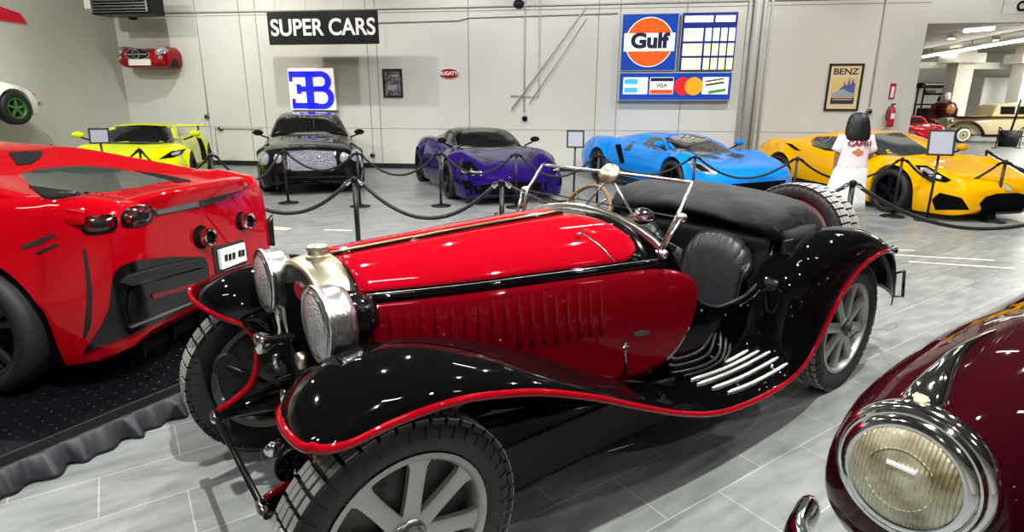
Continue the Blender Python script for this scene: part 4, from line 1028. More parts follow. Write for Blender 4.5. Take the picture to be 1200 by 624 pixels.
# wings ---------------------------------------------------
# stations: bead (outer), crown, inner edge
WG = [((.262, .772, .797), (.283, .65, .783), (.150, .405, .715)),
      ((.248, .790, .794), (.258, .62, .815), (.145, .395, .735)),
      ((.220, .80, .792), (.20, .59, .850), (.135, .378, .75)),
      ((.17, .80, .790), (.13, .585, .878), (.10, .365, .76)),
      ((.08, .80, .803), (.05, .58, .894), (.04, .358, .765)),
      ((-.03, .80, .808), (-.05, .575, .895), (-.05, .355, .775)),
      ((-.15, .80, .801), (-.17, .57, .878), (-.17, .35, .765)),
      ((-.30, .80, .769), (-.32, .57, .836), (-.32, .36, .735)),
      ((-.44, .80, .727), (-.45, .57, .785), (-.45, .385, .70)),
      ((-.66, .80, .637), (-.66, .58, .688), (-.66, .42, .625)),
      ((-.88, .80, .532), (-.88, .60, .573), (-.88, .45, .53)),
      ((-1.15, .80, .411), (-1.15, .62, .430), (-1.15, .48, .42)),
      ((-1.39, .80, .332), (-1.39, .64, .350), (-1.39, .505, .352)),
      ((-1.65, .80, .297), (-1.65, .66, .315), (-1.65, .525, .318)),
      ((-1.93, .80, .299), (-1.88, .66, .328), (-1.85, .535, .345)),
      ((-2.12, .80, .357), (-1.99, .66, .43), (-1.95, .53, .48)),
      ((-2.24, .80, .46), (-2.04, .66, .59), (-2.0, .52, .62)),
      ((-2.33, .80, .57), (-2.09, .66, .74), (-2.06, .51, .73)),
      ((-2.43, .80, .675), (-2.19, .655, .865), (-2.17, .50, .80)),
      ((-2.57, .80, .758), (-2.36, .65, .935), (-2.35, .49, .84)),
      ((-2.77, .80, .808), (-2.58, .645, .952), (-2.58, .48, .85)),
      ((-2.95, .797, .80), (-2.84, .64, .918), (-2.84, .48, .82)),
      ((-3.09, .79, .70), (-3.06, .635, .835), (-3.04, .48, .74)),
      ((-3.17, .78, .55), (-3.21, .63, .68), (-3.17, .48, .60)),
      ((-3.21, .77, .42), (-3.30, .62, .50), (-3.25, .48, .46))]
def interp(i, n=5): return cr([w[i] for w in WG], n)
OO, CC, II = interp(0), interp(1), interp(2)
for sgn in (1, -1):
    P = []
    for o_, c_, i_ in zip(OO, CC, II):
        row = []
        for k in range(10):
            a = PI/2*k/10; row.append((i_[0]+(c_[0]-i_[0])*math.sin(a), i_[1]+(c_[1]-i_[1])*(1-math.cos(a)), i_[2]+(c_[2]-i_[2])*math.sin(a)))
        for k in range(13):
            a = PI/2*k/12; row.append((c_[0]+(o_[0]-c_[0])*(1-math.cos(a)), c_[1]+(o_[1]-c_[1])*math.sin(a), c_[2]+(o_[2]-c_[2])*(1-math.cos(a))))
        P.append([(a, b*sgn, c) for a, b, c in row])
    w = MB().grid(P).build('wing', 'black_paint', t, loc=(0, 0, 0)); mod_solid(w, .006, 0)
    if sgn > 0: WINGN = w
    HG.surf(w)
    o_, c_, i_ = [np.array(v) for v in WG[0]]
    row0 = [(c_[0]+(o_[0]-c_[0])*(1-math.cos(a)), c_[1]+(o_[1]-c_[1])*math.sin(a), c_[2]+(o_[2]-c_[2])*(1-math.cos(a))) for a in np.linspace(PI/2, 0, 10)]+[(i_[0]+(c_[0]-i_[0])*math.sin(a), i_[1]+(c_[1]-i_[1])*(1-math.cos(a)), i_[2]+(c_[2]-i_[2])*math.sin(a)) for a in np.linspace(PI/2, 0, 10)][1:]
    front = [WG[0][2], (.118, .365, .655), (.125, .350, .56), (.160, .343, .475), (.225, .337, .43), (.292, .334, .402)]
    bead = [tuple(q) for q in cr(front, 6)][::-1][:-1]+row0[::-1][:-1]+[tuple(q) for q in OO[:106]]
    bead = [(a, b*sgn, c) for a, b, c in bead]
    tube('wing_bead', bead, .0125, 'bead_red', t, 10)
    # apron between wing and chassis rail
    T1 = [II[k] for k in range(0, 41)]; P = []
    L1 = [tuple(q) for q in cr(front, 8)]
    for k in range(41):
        a = L1[k] if k < len(L1) else L1[-1]
        b = T1[k]
        P.append([tuple(np.array(b)*(1-g_)+np.array((min(b[0], a[0]), .34+.0*g_, .39))*g_) if False else (b[0]*(1-g_)+(a[0]*(1-k/40)+(-.55)*(k/40))*g_, b[1]*(1-g_)+.345*g_, b[2]*(1-g_)+(a[2]*(1-k/40)+.42*(k/40))*g_) for g_ in np.linspace(0, 1, 8)])
    P = [[(a, b*sgn, c) for a, b, c in r] for r in P]
    mod_solid(MB().grid(P).build('wing_apron', 'black_paint', t), .006)
    # five bright tread strips on the running board
F_ = [(805, 440), (810, 446.5), (817, 452), (835, 456.5), (853, 461.5)]; E_ = [(877, 411), (890, 411.5), (903, 412.5), (912, 419), (922, 426.5)]
for (ua, va), (ub, vb) in zip(F_, E_):
    pts = []
    for f in np.linspace(0, 1, 14):
        h = HG.px(ua+(ub-ua)*f, va+(vb-va)*f+3.5*math.sin(PI*f))
        if h and h[0].y > .4: pts.append(tuple(h[0]+h[1]*(.006 if h[1].z > 0 else -.006)))
    for sgn in (1, -1): tube('tread_strip', [(a, b*sgn, c) for a, b, c in pts], [.005]+[.0085]*(len(pts)-2)+[.005], 'bright_strip', t, 8)
tt_ = HG.trees; HG.trees = [tt_[0]]; HG.patch('maker_script', [(741, 389), (750, 386), (760, 387), (758, 391), (748, 393), (742, 393)], 'satin', .0125, rings=2, n=18, th=0); HG.trees = tt_
# headlamps -----------------------------------------------
for sgn in (1, -1):
    l = MB().lathe([(.118, .0), (.126, .012), (.128, .02), (.122, .03), (.120, .0), (.121, -.035), (.110, -.068), (.07, -.08), (0, -.082)], 40, 'x', cap=False).build('headlamp', 'lamp_metal', t, loc=(.052, .297*sgn, .909), rot=(0, 0, R(0)))
    MB().lathe([(.120, .02), (.10, .032), (.06, .044), (0, .050)], 40, 'x', cap=False).build('lamp_lens', 'lens', l)
    MB().tube([(.028, .104*math.cos(a), .104*math.sin(a)) for a in np.linspace(0, 2*PI, 41)[:-1]], .004, 8, closed=True).build('lens_ring', 'chrome', l)
    MB().lathe([(.085, -.06), (.092, -.08), (.085, -.12), (.06, -.16), (.0, -.175)], 28, 'x').build('lamp_shell', 'black_paint', l)
    MB().lathe([(.016, 0), (.02, -.04), (.012, -.09), (.02, -.16)], 14, 'z', (-.02, 0, -.11)).build('lamp_pillar', 'chrome', l)
MB().lathe([(0, .06), (.038, .055), (.042, .03), (.02, -.01), (.014, -.08), (.0, -.09)], 20, 'x').build('horn', 'chrome', t, loc=(.12, -.10, .735))
MB().lathe([(0, .03), (.03, .028), (.032, .0), (.0, -.01)], 18, 'x').build('horn_bracket', 'nickel', t, loc=(.05, .06, .70))
# front axle, springs, dampers, bumper bar ----------------
tube('front_axle', cr([(0, -.56, .36), (.0, -.35, .345), (.0, 0, .335), (.0, .35, .345), (0, .56, .36)], 6), .024, 'satin', t, 12)
tube('bumper_bar', [(.30, -.334, .372), (.30, .334, .372)], .011, 'dark_metal', t, 12)
tube('track_rod', [(-.14, -.52, .33), (-.14, .52, .33)], .010, 'satin', t, 8)
for sgn in (1, -1):
    MB().lathe([(0, -.035), (.018, -.035), (.02, -.01), (.016, -.005), (.022, .0), (.022, .02), (.012, .035), (0, .036)], 14, 'y', (.30, .345*sgn, .372)).build('bar_end', 'chrome', t, auto=45)
    for k in range(4): tube('spring_leaf', cr([(.29-.06*k, .365*sgn, .355-.012*k), (.08, .36*sgn, .325-.012*k), (-.05, .36*sgn, .318-.012*k)], 5), .008, 'satin' if k == 0 else 'dark_metal', t, 8)
    MB().lathe([(0, 0), (.048, 0), (.048, -.014*sgn), (0, -.014*sgn)], 28, 'y', (.225, .43*sgn, .545)).build('friction_damper', 'black_matte', t, auto=40)
    MB().tube([(.225+.046*math.cos(a), .432*sgn, .545+.046*math.sin(a)) for a in np.linspace(0, 2*PI, 33)[:-1]], .006, 8, closed=True).build('damper_ring', 'dark_metal', t)
    dsp = MB()
    for k in range(6): a = 2*PI*k/6; dsp.tube([(.225, .434*sgn, .545), (.225+.044*math.cos(a), .434*sgn, .545+.044*math.sin(a))], .0045, 6)
    dsp.build('damper_ribs', 'dark_metal', t)
    MB().lathe([(0, 0), (.009, 0), (.007, .012*sgn), (0, .014*sgn)], 10, 'y', (.225, (.46)*sgn, .545)).build('damper_nut', 'chrome', t)
    tube('damper_arm', [(.225, .42*sgn, .545), (.05, .42*sgn, .40)], .010, 'dark_metal', t, 8)
    if sgn > 0: MB().lathe([(0, .05), (.018, .048), (.022, .03), (.014, .0), (0, -.01)], 14, 'x').build('side_lamp_bolt', 'chrome', t, loc=(.24, .38*sgn, .60), rot=(0, 0, R(35*sgn)))
for (x, y, z) in [(.12, .0, .55), (.08, -.22, .60)]:
    MB().lathe([(0, .03), (.012, .028), (.016, .0), (.012, -.028), (0, -.03)], 10, 'z', (x, y, z)).build('engine_fitting', 'chrome', t)
tube('brake_cable', cr([(.05, -.1, .58), (.15, -.2, .52), (.08, -.36, .45), (0, -.5, .40)], 6), .008, 'dark_metal', t, 8)
tube('exhaust_pipe', [(-.45, .38, .20), (-2.6, .42, .20)], .028, 'satin', t, 12)
# gear lever outside, rear plate frame, fuel filler
tube('brake_lever', [(-1.09, .545, .50), (-1.07, .56, .56), (-1.06, .565, .635)], [.010, .007, .006], 'chrome', t, 8)
MB().lathe([(0, -.012), (.012, -.01), (.014, 0), (.01, .01), (0, .012)], 12, 'z', (-1.06, .565, .645)).build('lever_knob', 'chrome', t); tube('lever_grip', [(-1.06, .565, .645), (-1.035, .575, .640)], .006, 'chrome', t, 8)
c_ = [(-3.70, .60, .50), (-3.86, .60, .49), (-3.92, .60, .29), (-3.74, .60, .33)]
tube('plate_frame', c_, .011, 'black_gloss', t, 8, closed=True); tube('frame_bracket', [(-3.4, .45, .45), (-3.72, .60, .42)], .014, 'black_gloss', t, 8)
tube('frame_bracket', [(-3.2, .40, .42), (-3.42, .45, .45)], .014, 'black_gloss', t, 8)
MB().lathe([(0, .02), (.03, .018), (.03, -.01), (0, -.02)], 16, 'x', (-3.28, .70, .74)).build('tail_lamp', 'chrome', t)
# wheels --------------------------------------------------
def hero_wheel(x, y, z, side, rx=0, ry=0, rz=0, full=True, nm='tyre'):
    s = side; r, w, rim = .368, .138, .262
    ty = MB(); prof = [(rim, -.045), (rim+.01, -.056), (rim+.035, -.067), (rim+.065, -.069), (r-.022, -.062), (r-.012, -.050), (r-.009, 0), (r-.012, .050), (r-.022, .062), (rim+.065, .069), (rim+.035, .067), (rim+.01, .056), (rim, .045)]
    ty.lathe(prof, 64, 'y', cap=False)
    N = 44
    for k in range(N):
        for c, off in ((-.048, 0), (-.016, 0), (.016, 0), (.048, 0)):
            a = 2*PI*(k+off)/N; R1 = Matrix.Rotation(-a, 3, 'Y'); hh = .0200; dr = .0 if abs(c) < .03 else -.003
            vs = [R1 @ Vector((px, c+py, pz)) for pz in (r-.014+dr, r+.005+dr) for px, py in ((-hh, -.0118), (hh, -.0118), (hh, .0118), (-hh, .0118))]
            ty.add(vs, [(4, 5, 6, 7), (0, 1, 5, 4), (1, 2, 6, 5), (2, 3, 7, 6), (3, 0, 4, 7)])
        for sy in (-1, 1):
            a = 2*PI*(k+.25)/N; R1 = Matrix.Rotation(-a, 3, 'Y')
            vs = [R1 @ Vector((px, sy*py, pz)) for px in (-.004, .004) for py, pz in ((.050, r-.004), (.068, r-.022), (.0735, r-.052), (.060, r-.05), (.045, r-.02))]
            ty.add(vs, [(0, 1, 2, 3, 4), (9, 8, 7, 6, 5), (0, 1, 6, 5), (1, 2, 7, 6)])
    o = ty.build(nm, 'rubber_tread', HR, auto=35, loc=(x, y, z), rot=(rx, ry, rz))
    if not full: return o
    f = s*.052
    rm = MB(); rm.lathe([(rim+.002, f), (rim+.004, f+s*.006), (rim-.012, f+s*.008), (rim-.022, f-s*.004), (rim-.024, -s*.04), (rim+.002, -s*.05)], 56, 'y', cap=False)
    rm.build('rim', 'alu', o, auto=40)
    for k in range(8):
        a = 2*PI*k/8+.2; R1 = Matrix.Rotation(-a, 3, 'Y'); P = []
        for q in np.linspace(.045, rim-.016, 8):
            hw = .030-.004*math.sin((q-.045)/.2*PI)+(.012 if q > .23 else 0); fl = f-s*.006-s*.020*(q/.26)*0
            P.append([R1 @ Vector((-hw, fl-s*.022, q)), R1 @ Vector((-hw, fl-s*.003, q)), R1 @ Vector((-hw*.8, fl, q)), R1 @ Vector((hw*.8, fl, q)), R1 @ Vector((hw, fl-s*.003, q)), R1 @ Vector((hw, fl-s*.022, q))])
        MB().grid(P, cv=True).build('spoke', 'alu', o, auto=40)
    MB().lathe([(.0, -s*.05), (.06, -s*.045), (.062, f-s*.012), (.05, f+s*.004), (.042, f+s*.006), (.042, f+s*.028), (.034, f+s*.036), (.03, f+s*.034), (0, f+s*.034)], 32, 'y').build('hub', 'satin', o, auto=40)
    MB().lathe([(0, f+s*.035), (.024, f+s*.037), (.020, f+s*.042), (0, f+s*.044)], 24, 'y').build('hub_badge', 'nickel', o, auto=40)
    MB().lathe([(0, f-s*.045), (rim-.035, f-s*.045), (rim-.035, f-s*.075), (0, f-s*.085)], 36, 'y').build('brake_drum', 'drum_dark', o, auto=40)
    return o
M['rubber_tread'] = mat('tyre_rubber', (30, 31, 32), .55); bump(M['rubber_tread'], 30, .15, dist=.003)
# dust on the tread face only: greyer where the object's own radius is largest
_n, _l, _b = nodes(M['rubber_tread']); tc = _n.new('ShaderNodeTexCoord'); sx_ = _n.new('ShaderNodeSeparateXYZ'); _l.new(tc.outputs['Object'], sx_.inputs[0])
cb_ = _n.new('ShaderNodeCombineXYZ'); _l.new(sx_.outputs['X'], cb_.inputs[0]); _l.new(sx_.outputs['Z'], cb_.inputs[1])
vl = _n.new('ShaderNodeVectorMath'); vl.operation = 'LENGTH'; _l.new(cb_.outputs[0], vl.inputs[0])
rp = _n.new('ShaderNodeValToRGB'); mr_ = _n.new('ShaderNodeMapRange'); mr_.inputs[1].default_value = .3665; mr_.inputs[2].default_value = .3690; _l.new(vl.outputs['Value'], mr_.inputs[0])
rp.color_ramp.elements[0].color = (*sr((30, 31, 32)), 1); rp.color_ramp.elements[1].color = (*sr((150, 150, 146)), 1); _l.new(mr_.outputs[0], rp.inputs[0]); _l.new(rp.outputs[0], _b.inputs['Base Color'])
M['drum_dark'] = mat('drum_dark', (84, 84, 82), .5, .6); vary(M['drum_dark'], (40, 40, 38), 12)
for (x, s) in ((0, 1), (0, -1), (-WB, 1), (-WB, -1)): hero_wheel(x, .668*s, .368, s)
hero_wheel(-3.46, 0, .69, 1, 0, R(-10), R(90), True, 'spare_tyre'); hero_wheel(-3.60, 0, .675, 1, 0, R(-10), R(90), True, 'spare_tyre')
# ------------------------------------------------------------------ red supercar on the platform
t, g = vehicle('supercar', 'scarlet supercar on the low black platform, seen from its tail', 'car', -5.116, 3.86, 173.2, z=PZ)
bd = body(t, [(1.0, .6, .2, .35, .5, .8, .55), (.5, .9, .12, .4, .66, .82, .66), (0, .97, .12, .45, .82, .76, .74), (-.8, .94, .12, .45, .78, .82, .82), (-1.5, .89, .12, .45, .80, .86, .86), (-2.1, .93, .14, .5, .92, .82, .92), (-2.59, .915, .15, .55, .97, .80, .95), (-2.95, .885, .16, .52, .955, .82, .945), (-3.12, .82, .17, .50, .93, .86, .935), (-3.22, .745, .20, .50, .91, .90, .93), (-3.27, .69, .23, .50, .89, .92, .915), (-3.285, .65, .26, .50, .86, .92, .89)], [(0, .35, .40), (-2.59, .35, .395)], 'scarlet_paint', step=.04, crown=.9)
cb = cabin(t, [(-.5, .62, .74, .58, .76, .80), (-1.0, .70, .78, .56, 1.0, 1.06), (-1.5, .74, .80, .54, 1.14, 1.19), (-1.9, .74, .82, .56, 1.13, 1.13), (-2.3, .74, .84, .62, 1.065, 1.03), (-2.8, .76, .86, .68, .975, .96), (-3.15, .76, .86, .70, .925, .925)], 'scarlet_paint')
g.surf(bd, cb)
g.patch('engine_cover_glass', [(24, 206), (45, 199), (92, 195), (140, 199), (172, 206), (200, 213), (160, 221), (100, 229), (60, 235), (50, 232)], 'glass_grey', .006, n=60)
g.patch('engine_cover_mesh', [(34, 219), (60, 223), (104, 228), (62, 234.5), (50, 231.5)], 'void', .010)
g.patch('cover_frame', [(22, 205), (46, 197), (92, 192.5), (142, 197), (205, 213), (160, 223.5), (100, 231.5), (58, 238), (48, 234)], 'scarlet_paint', .002, n=60)
g.patch('side_gap', [(158, 201), (190, 205), (224, 212.5), (208, 214), (186, 209)], 'void', .005, n=24)
g.patch('roof_intake', [(10, 180), (30, 178), (50, 178), (47, 186), (36, 193), (20, 194)], 'void', .006)
for s in (0, 1):
    pass
# tail lip: a raised ducktail across the rear
P = []
for k in range(41):
    f = -1+2*k/40; y = .765*f; xo = -3.30+.20*abs(f)**3; zt = .945+.015*(1-f*f)
    e = 1-abs(f)**4
    P.append([(xo+.06+dx_*e+.03*(e-1)*-1, y*(1-.03*(dx_ > .1))*(1-.20*(1-e)), .935+(zt+dz_-.935)*e-.09*(1-e)) for dx_, dz_ in ((.28, -.035), (.14, -.012), (0, .012), (-.06, .016), (-.095, .006), (-.10, -.02), (-.088, -.075), (-.065, -.085), (-.01, -.08))])
lip = MB().grid(P).build('tail_lip', 'scarlet_paint', t, auto=50); mod_solid(lip, .012)
g.surf(lip)
T1 = [g.trees[0]]
def gp(nm, o_, m_, off=.006, **k):
    tr = g.trees; g.trees = T1; r = g.patch(nm, o_, m_, off, **k); g.trees = tr; return r
# lower tail strip between the lamps, dark
gp('tail_slot', [(179, 246), (232, 235), (286, 213), (290, 218), (262, 234), (232, 243), (181, 253)], 'carbon', .006, n=50)
gp('tail_grille', [(181, 247), (230, 236.5), (232, 242), (184, 251.5)], 'satin', .010, n=24, rings=3)
def rr_(cx_, cy_, w_, h_, sk, e=3):
    return [(cx_+w_*math.copysign(abs(math.cos(a))**(2/e), math.cos(a)), cy_+h_*math.copysign(abs(math.sin(a))**(2/e), math.sin(a))+sk*w_*math.copysign(abs(math.cos(a))**(2/e), math.cos(a))) for a in np.linspace(0, 2*PI, 29)[:-1]]
for cx_, cy_, w_, h_, sk in ((116.5, 263.5, 21, 11, -.10), (160, 254, 19, 12, -.18)):
    gp('tail_lamp_housing', rr_(cx_, cy_, w_, h_, sk), 'black_gloss', .006, rings=4); gp('tail_lamp', rr_(cx_, cy_, w_*.78, h_*.72, sk), 'red_lens', .014, rings=4, dome=.01)
    gp('lamp_core', rr_(cx_+1, cy_, w_*.45, h_*.36, sk), 'dark_metal', .026, rings=3)
# exhausts
for cx_, cy_, r1, r2 in ((237.5, 278, 9.5, 14), (284.5, 259, 6.5, 11)):
    gp('exhaust_surround', circ(cx_-2, cy_, r1, r2), 'void', .004, rings=3)
    h = g.px(cx_+1, cy_, T1); c_ = h[0]
    e = MB().lathe([(.052, .05), (.056, -.03), (.05, -.045), (.040, -.04), (.038, .03)], 28, 'x', cap=False).build('exhaust_tip', 'chrome', t, loc=(c_[0]-.01, c_[1], c_[2]), auto=50); MB().lathe([(0, -.02), (.039, -.02), (.039, -.01), (0, -.01)], 24, 'x').build('exhaust_bore', 'void', e)
# number plate and its dark recess
gp('plate_recess', [(248, 290), (284, 281), (290, 300), (286, 312), (252, 321)], 'black_matte', .004, rings=3)
gp('number_plate', [(254, 293.5), (283, 284.5), (286, 305), (257, 316)], 'white', .022, rings=3)
for u_, v_ in ((261, 302), (265.5, 301), (270, 299.5), (277, 297), (281, 296)):
    gp('plate_stroke', [(u_-1.5, v_-3), (u_+1.5, v_-4), (u_+1.7, v_+3.5), (u_-1.3, v_+4.5)], 'dark_metal', .026, rings=2, n=8)
# deep black lower tail
gp('flank_crease', [(97, 292), (101, 292), (108.5, 340), (107.5, 380), (100, 398), (97, 396), (101, 370), (101.5, 330)], 'black_matte', .002, rings=3, n=40)
gp('lower_bumper', [(131.5, 328), (135, 318), (142, 311.5), (160, 305), (200, 301), (237, 301), (242.6, 314), (244, 330), (240, 345), (226, 356), (190, 374), (150, 392), (118, 404), (98, 412), (106, 400), (118, 383), (127, 362)], 'black_gloss', .014, n=70, rings=7)
gp('bumper_shelf', [(139, 330), (148, 322), (190, 311), (233, 303), (237, 311), (190, 322), (152, 334)], 'black_matte', .045, n=40, rings=4, th=.03)
gp('bumper_insert', [(149, 340), (156, 335), (234, 314), (240, 322), (238, 330), (230, 350), (150, 381), (146, 360)], 'black_gloss', .035, n=50, rings=5, th=.02)
gp('rear_reflector', [(170, 345), (216, 333), (217, 337), (171, 350.5)], 'reflector', .043, rings=2, n=24)
gp('diffuser_edge', [(148, 380), (229, 349), (229.5, 351.5), (149, 383)], 'satin', .043, rings=2, n=24)
box('tail_shade_box', (-2.85, 0, .15), (.7, 1.2, .10), 'void', t, .01)  # black box put in for the dark shade under the tail
for y in (-.6, -.36, -.12, .12, .36, .6): box('diffuser_fin', (-3.05, y, .16), (.36, .015, .12), 'void', t, .003)
P = [[(x, -(.70+.05*(z-.4)), z) for z in np.linspace(.42, zt, 5)] for x, zt in ((-3.14, .48), (-3.22, .58), (-3.30, .66))]
mod_solid(MB().grid(P).build('corner_fin', 'carbon', t), .012)
g.patch('side_vent', [(24, 289), (44, 281), (64, 274), (66, 277), (46, 287), (26, 293)], 'black_matte', .003, rings=2, n=24)
g.patch('side_vent', [(42, 296), (68, 285), (69, 288), (44, 299)], 'black_matte', .003, rings=2, n=24)
for xx in (0, -2.59):
    for s in (1, -1): wheel(t, xx, s*.80, .35, .35, .30, .262, 5, 'satin', s)

# ------------------------------------------------------------------ burgundy car at the lower right
t, g = vehicle('classic_car', 'dark burgundy vintage car cropped at the lower right corner, with one big chrome ringed headlamp', 'car', .97, 1.20, 219)
def blob(name, K, m_, yc_fn, n=44, parent=None):
    K = np.array(K[::-1], float); P = []
    xs = sorted(set(np.concatenate([np.linspace(K[0, 0], K[-1, 0], 46), K[-1, 0]-.10*(1-np.cos(np.linspace(0, PI/2, 10)))])))
    for x in xs:
        hw, zt, zb, ex, yc = [mono(K[:, 0], K[:, j], x) for j in range(1, 6)]; zm = zb+(zt-zb)*.42; row = []
        for k in range(n):
            a = 2*PI*k/n; c, s_ = math.cos(a), math.sin(a)
            row.append((x, yc+hw*math.copysign(abs(c)**(2/ex), c), zm+(zt-zm if s_ > 0 else zm-zb)*math.copysign(abs(s_)**(2/ex), s_)))
        P.append(row)
    m = MB().grid(P, cv=True); m.f.append(list(range(n))); m.f.append([(len(P)-1)*n+j for j in range(n)])
    return m.build(name, m_, parent or t, auto=70)
fen = blob('fender', [(.075, .02, .70, .64, 2, 0), (.07, .09, .78, .56, 2, 0), (.045, .150, .84, .50, 2.1, 0), (0, .195, .885, .45, 2.15, 0), (-.08, .232, .915, .38, 2.2, .01), (-.2, .268, .945, .32, 2.2, .025), (-.4, .30, .965, .28, 2.2, .05), (-.65, .32, .97, .26, 2.2, .07), (-1.0, .33, .95, .25, 2.2, .09), (-1.6, .34, .90, .24, 2.2, .1)], 'burgundy_paint', None)
nose = blob('bonnet', [(.02, .18, .70, .50, 2.2, .62), (.0, .28, .80, .42, 2.3, .62), (-.08, .36, .85, .36, 2.4, .62), (-.2, .41, .88, .32, 2.4, .62), (-.5, .46, .91, .28, 2.4, .62), (-1.0, .50, .93, .26, 2.4, .62), (-1.6, .56, .95, .25, 2.4, .62)], 'burgundy_paint', None)
fen2 = blob('fender', [(.075, .02, .70, .64, 2, 1.24), (.045, .150, .84, .50, 2.1, 1.24), (0, .195, .885, .45, 2.15, 1.24), (-.2, .275, .965, .32, 2.2, 1.22), (-.65, .33, 1.005, .26, 2.2, 1.17), (-1.6, .34, .90, .24, 2.2, 1.14)], 'burgundy_paint', None)
body(t, [(-.5, .55, .24, .5, .74, .85, .84), (-.9, .68, .24, .5, .78, .85, .88), (-2.0, .80, .24, .5, .86, .85, .96), (-3.5, .82, .24, .5, .95, .85, 1.1), (-4.3, .7, .3, .5, .8, .8, .9)], [], 'burgundy_paint', 'body_shell').location = (0, .62, 0)
cbb = cabin(t, [(-1.5, .62, 1.0, .58, 1.05, 1.08), (-2.0, .66, 1.0, .52, 1.38, 1.44), (-2.8, .66, 1.0, .52, 1.42, 1.5), (-3.8, .6, .98, .5, 1.1, 1.15)], 'burgundy_paint'); g2 = Rig(t); g2.surf(cbb); cbb.location = (0, .62, 0)
for nm, ol, ax in (('windscreen', [(-.50, 1.08), (.50, 1.08), (.44, 1.34), (0, 1.38), (-.44, 1.34)], '-x'), ('side_window', [(-1.9, 1.12), (-2.1, 1.32), (-2.7, 1.36), (-2.7, 1.12)], '-y'), ('side_window', [(-1.9, 1.12), (-2.1, 1.32), (-2.7, 1.36), (-2.7, 1.12)], '+y'), ('side_window', [(-2.78, 1.12), (-2.78, 1.36), (-3.2, 1.28), (-3.4, 1.12)], '-y'), ('side_window', [(-2.78, 1.12), (-2.78, 1.36), (-3.2, 1.28), (-3.4, 1.12)], '+y')):
    wo = g2.patch(nm, ol, 'glass_dark', .005, ax)
    if wo: wo.location = (0, .62, 0)
g.surf(fen, nose)
hl = thing('headlamp_mount', None, None); hl.parent = t
bpy.data.objects.remove(hl)
rot_ = (0, R(-6), R(-3))
hl = MB().lathe([(.10, -.08), (.205, -.075), (.212, -.05), (.208, -.03), (.196, -.012), (.190, -.012), (.182, .004), (.176, .004), (.168, .018), (.160, .022), (.150, .026), (.142, .022)], 64, 'x', cap=False).build('headlamp_ring', 'chrome', t, loc=(.070, -.005, .748), rot=rot_, auto=60); hl.scale = (.82, .80, .80)
lens = mat('ribbed_lens', (214, 210, 184), .1, .3, 1); _n, _l, _b = nodes(lens)
tc = _n.new('ShaderNodeTexCoord'); wv = _n.new('ShaderNodeTexWave'); wv.bands_direction = 'Y'; wv.inputs['Scale'].default_value = 28; wv.inputs['Distortion'].default_value = .8; wv.inputs['Detail'].default_value = 1
_l.new(tc.outputs['Object'], wv.inputs[0]); bp = _n.new('ShaderNodeBump'); bp.inputs['Strength'].default_value = .7; bp.inputs['Distance'].default_value = .008; _l.new(wv.outputs['Fac'], bp.inputs['Height']); _l.new(bp.outputs[0], _b.inputs['Normal'])
vary(lens, (120, 108, 66), 9, .4, .7)
MB().lathe([(.145, .02), (.135, .030), (.10, .045), (.05, .054), (0, .056)], 56, 'x', cap=False).build('headlamp_lens', lens, hl)
MB().tube([(.048, .088*math.cos(a), .088*math.sin(a)) for a in np.linspace(0, 2*PI, 49)[:-1]], .0018, 6, closed=True).build('lens_rib_ring', lens, hl)
box('lens_bar', (.054, 0, .04), (.008, .075, .014), 'white', hl, .003)
# lamp on the crown of the fender with its long chrome fin
P = []
pr = [(.015, .036, .0, .006), (.0, .044, .0, .035), (-.03, .045, .0, .048), (-.07, .040, .0, .052), (-.10, .034, .0, .055), (-.16, .026, 0, .055), (-.26, .017, 0, .042), (-.38, .010, 0, .024), (-.50, .004, 0, .008)]
for x, w_, _, h_ in pr:
    row = []; yy = -.022+(.02*(-x/.5)); z0 = g.cast((x-.01, yy, 2), (0, 0, -1)); z0 = z0[0][2] if z0 else .95
    for k in range(11):
        a = PI*k/10; row.append((x, yy+w_*math.cos(a), z0-.012+(h_+.012)*math.sin(a)**.8))
    P.append(row)
m = MB().grid(P); m.f.append(list(range(11))); cl = m.build('crown_lamp', 'chrome', t, auto=60)
P = [[(a+(.006 if i == 0 else .002), b, c+.002) for a, b, c in r[2:9]] for i, r in enumerate(P[0:2])]
P = [r[2:5] for r in P]
mod_solid(MB().grid(P).build('crown_lamp_lens', 'yellow_lens', cl), .003)
# chrome bumper end
bp_ = MB(); P = []
path = cr([(-.20, -.30, .37), (-.06, -.26, .37), (.06, -.13, .37), (.14, .07, .37), (.17, .4, .37), (.18, .8, .37), (.13, 1.25, .37), (-.1, 1.6, .37)], 8)
for q in path: P.append([(q[0]+.035*math.cos(a), q[1]+.03*math.cos(a)*(-1 if q[1] < .1 else 0), q[2]-.05+.075*math.sin(a)) for a in np.linspace(0, 2*PI, 17)[:-1]])
m = bp_.grid(P, cv=True); m.f += [list(range(16)), [(len(P)-1)*16+j for j in range(16)]]; m.build('bumper', 'chrome', t)
for s in (-.62, 1): pass
for x in (-.45, -3.2):
    for s, y in ((-1, -.02), (1, 1.26)): wheel(t, x-.15, y, .34, .34, .17, .2, 8, 'chrome', s)

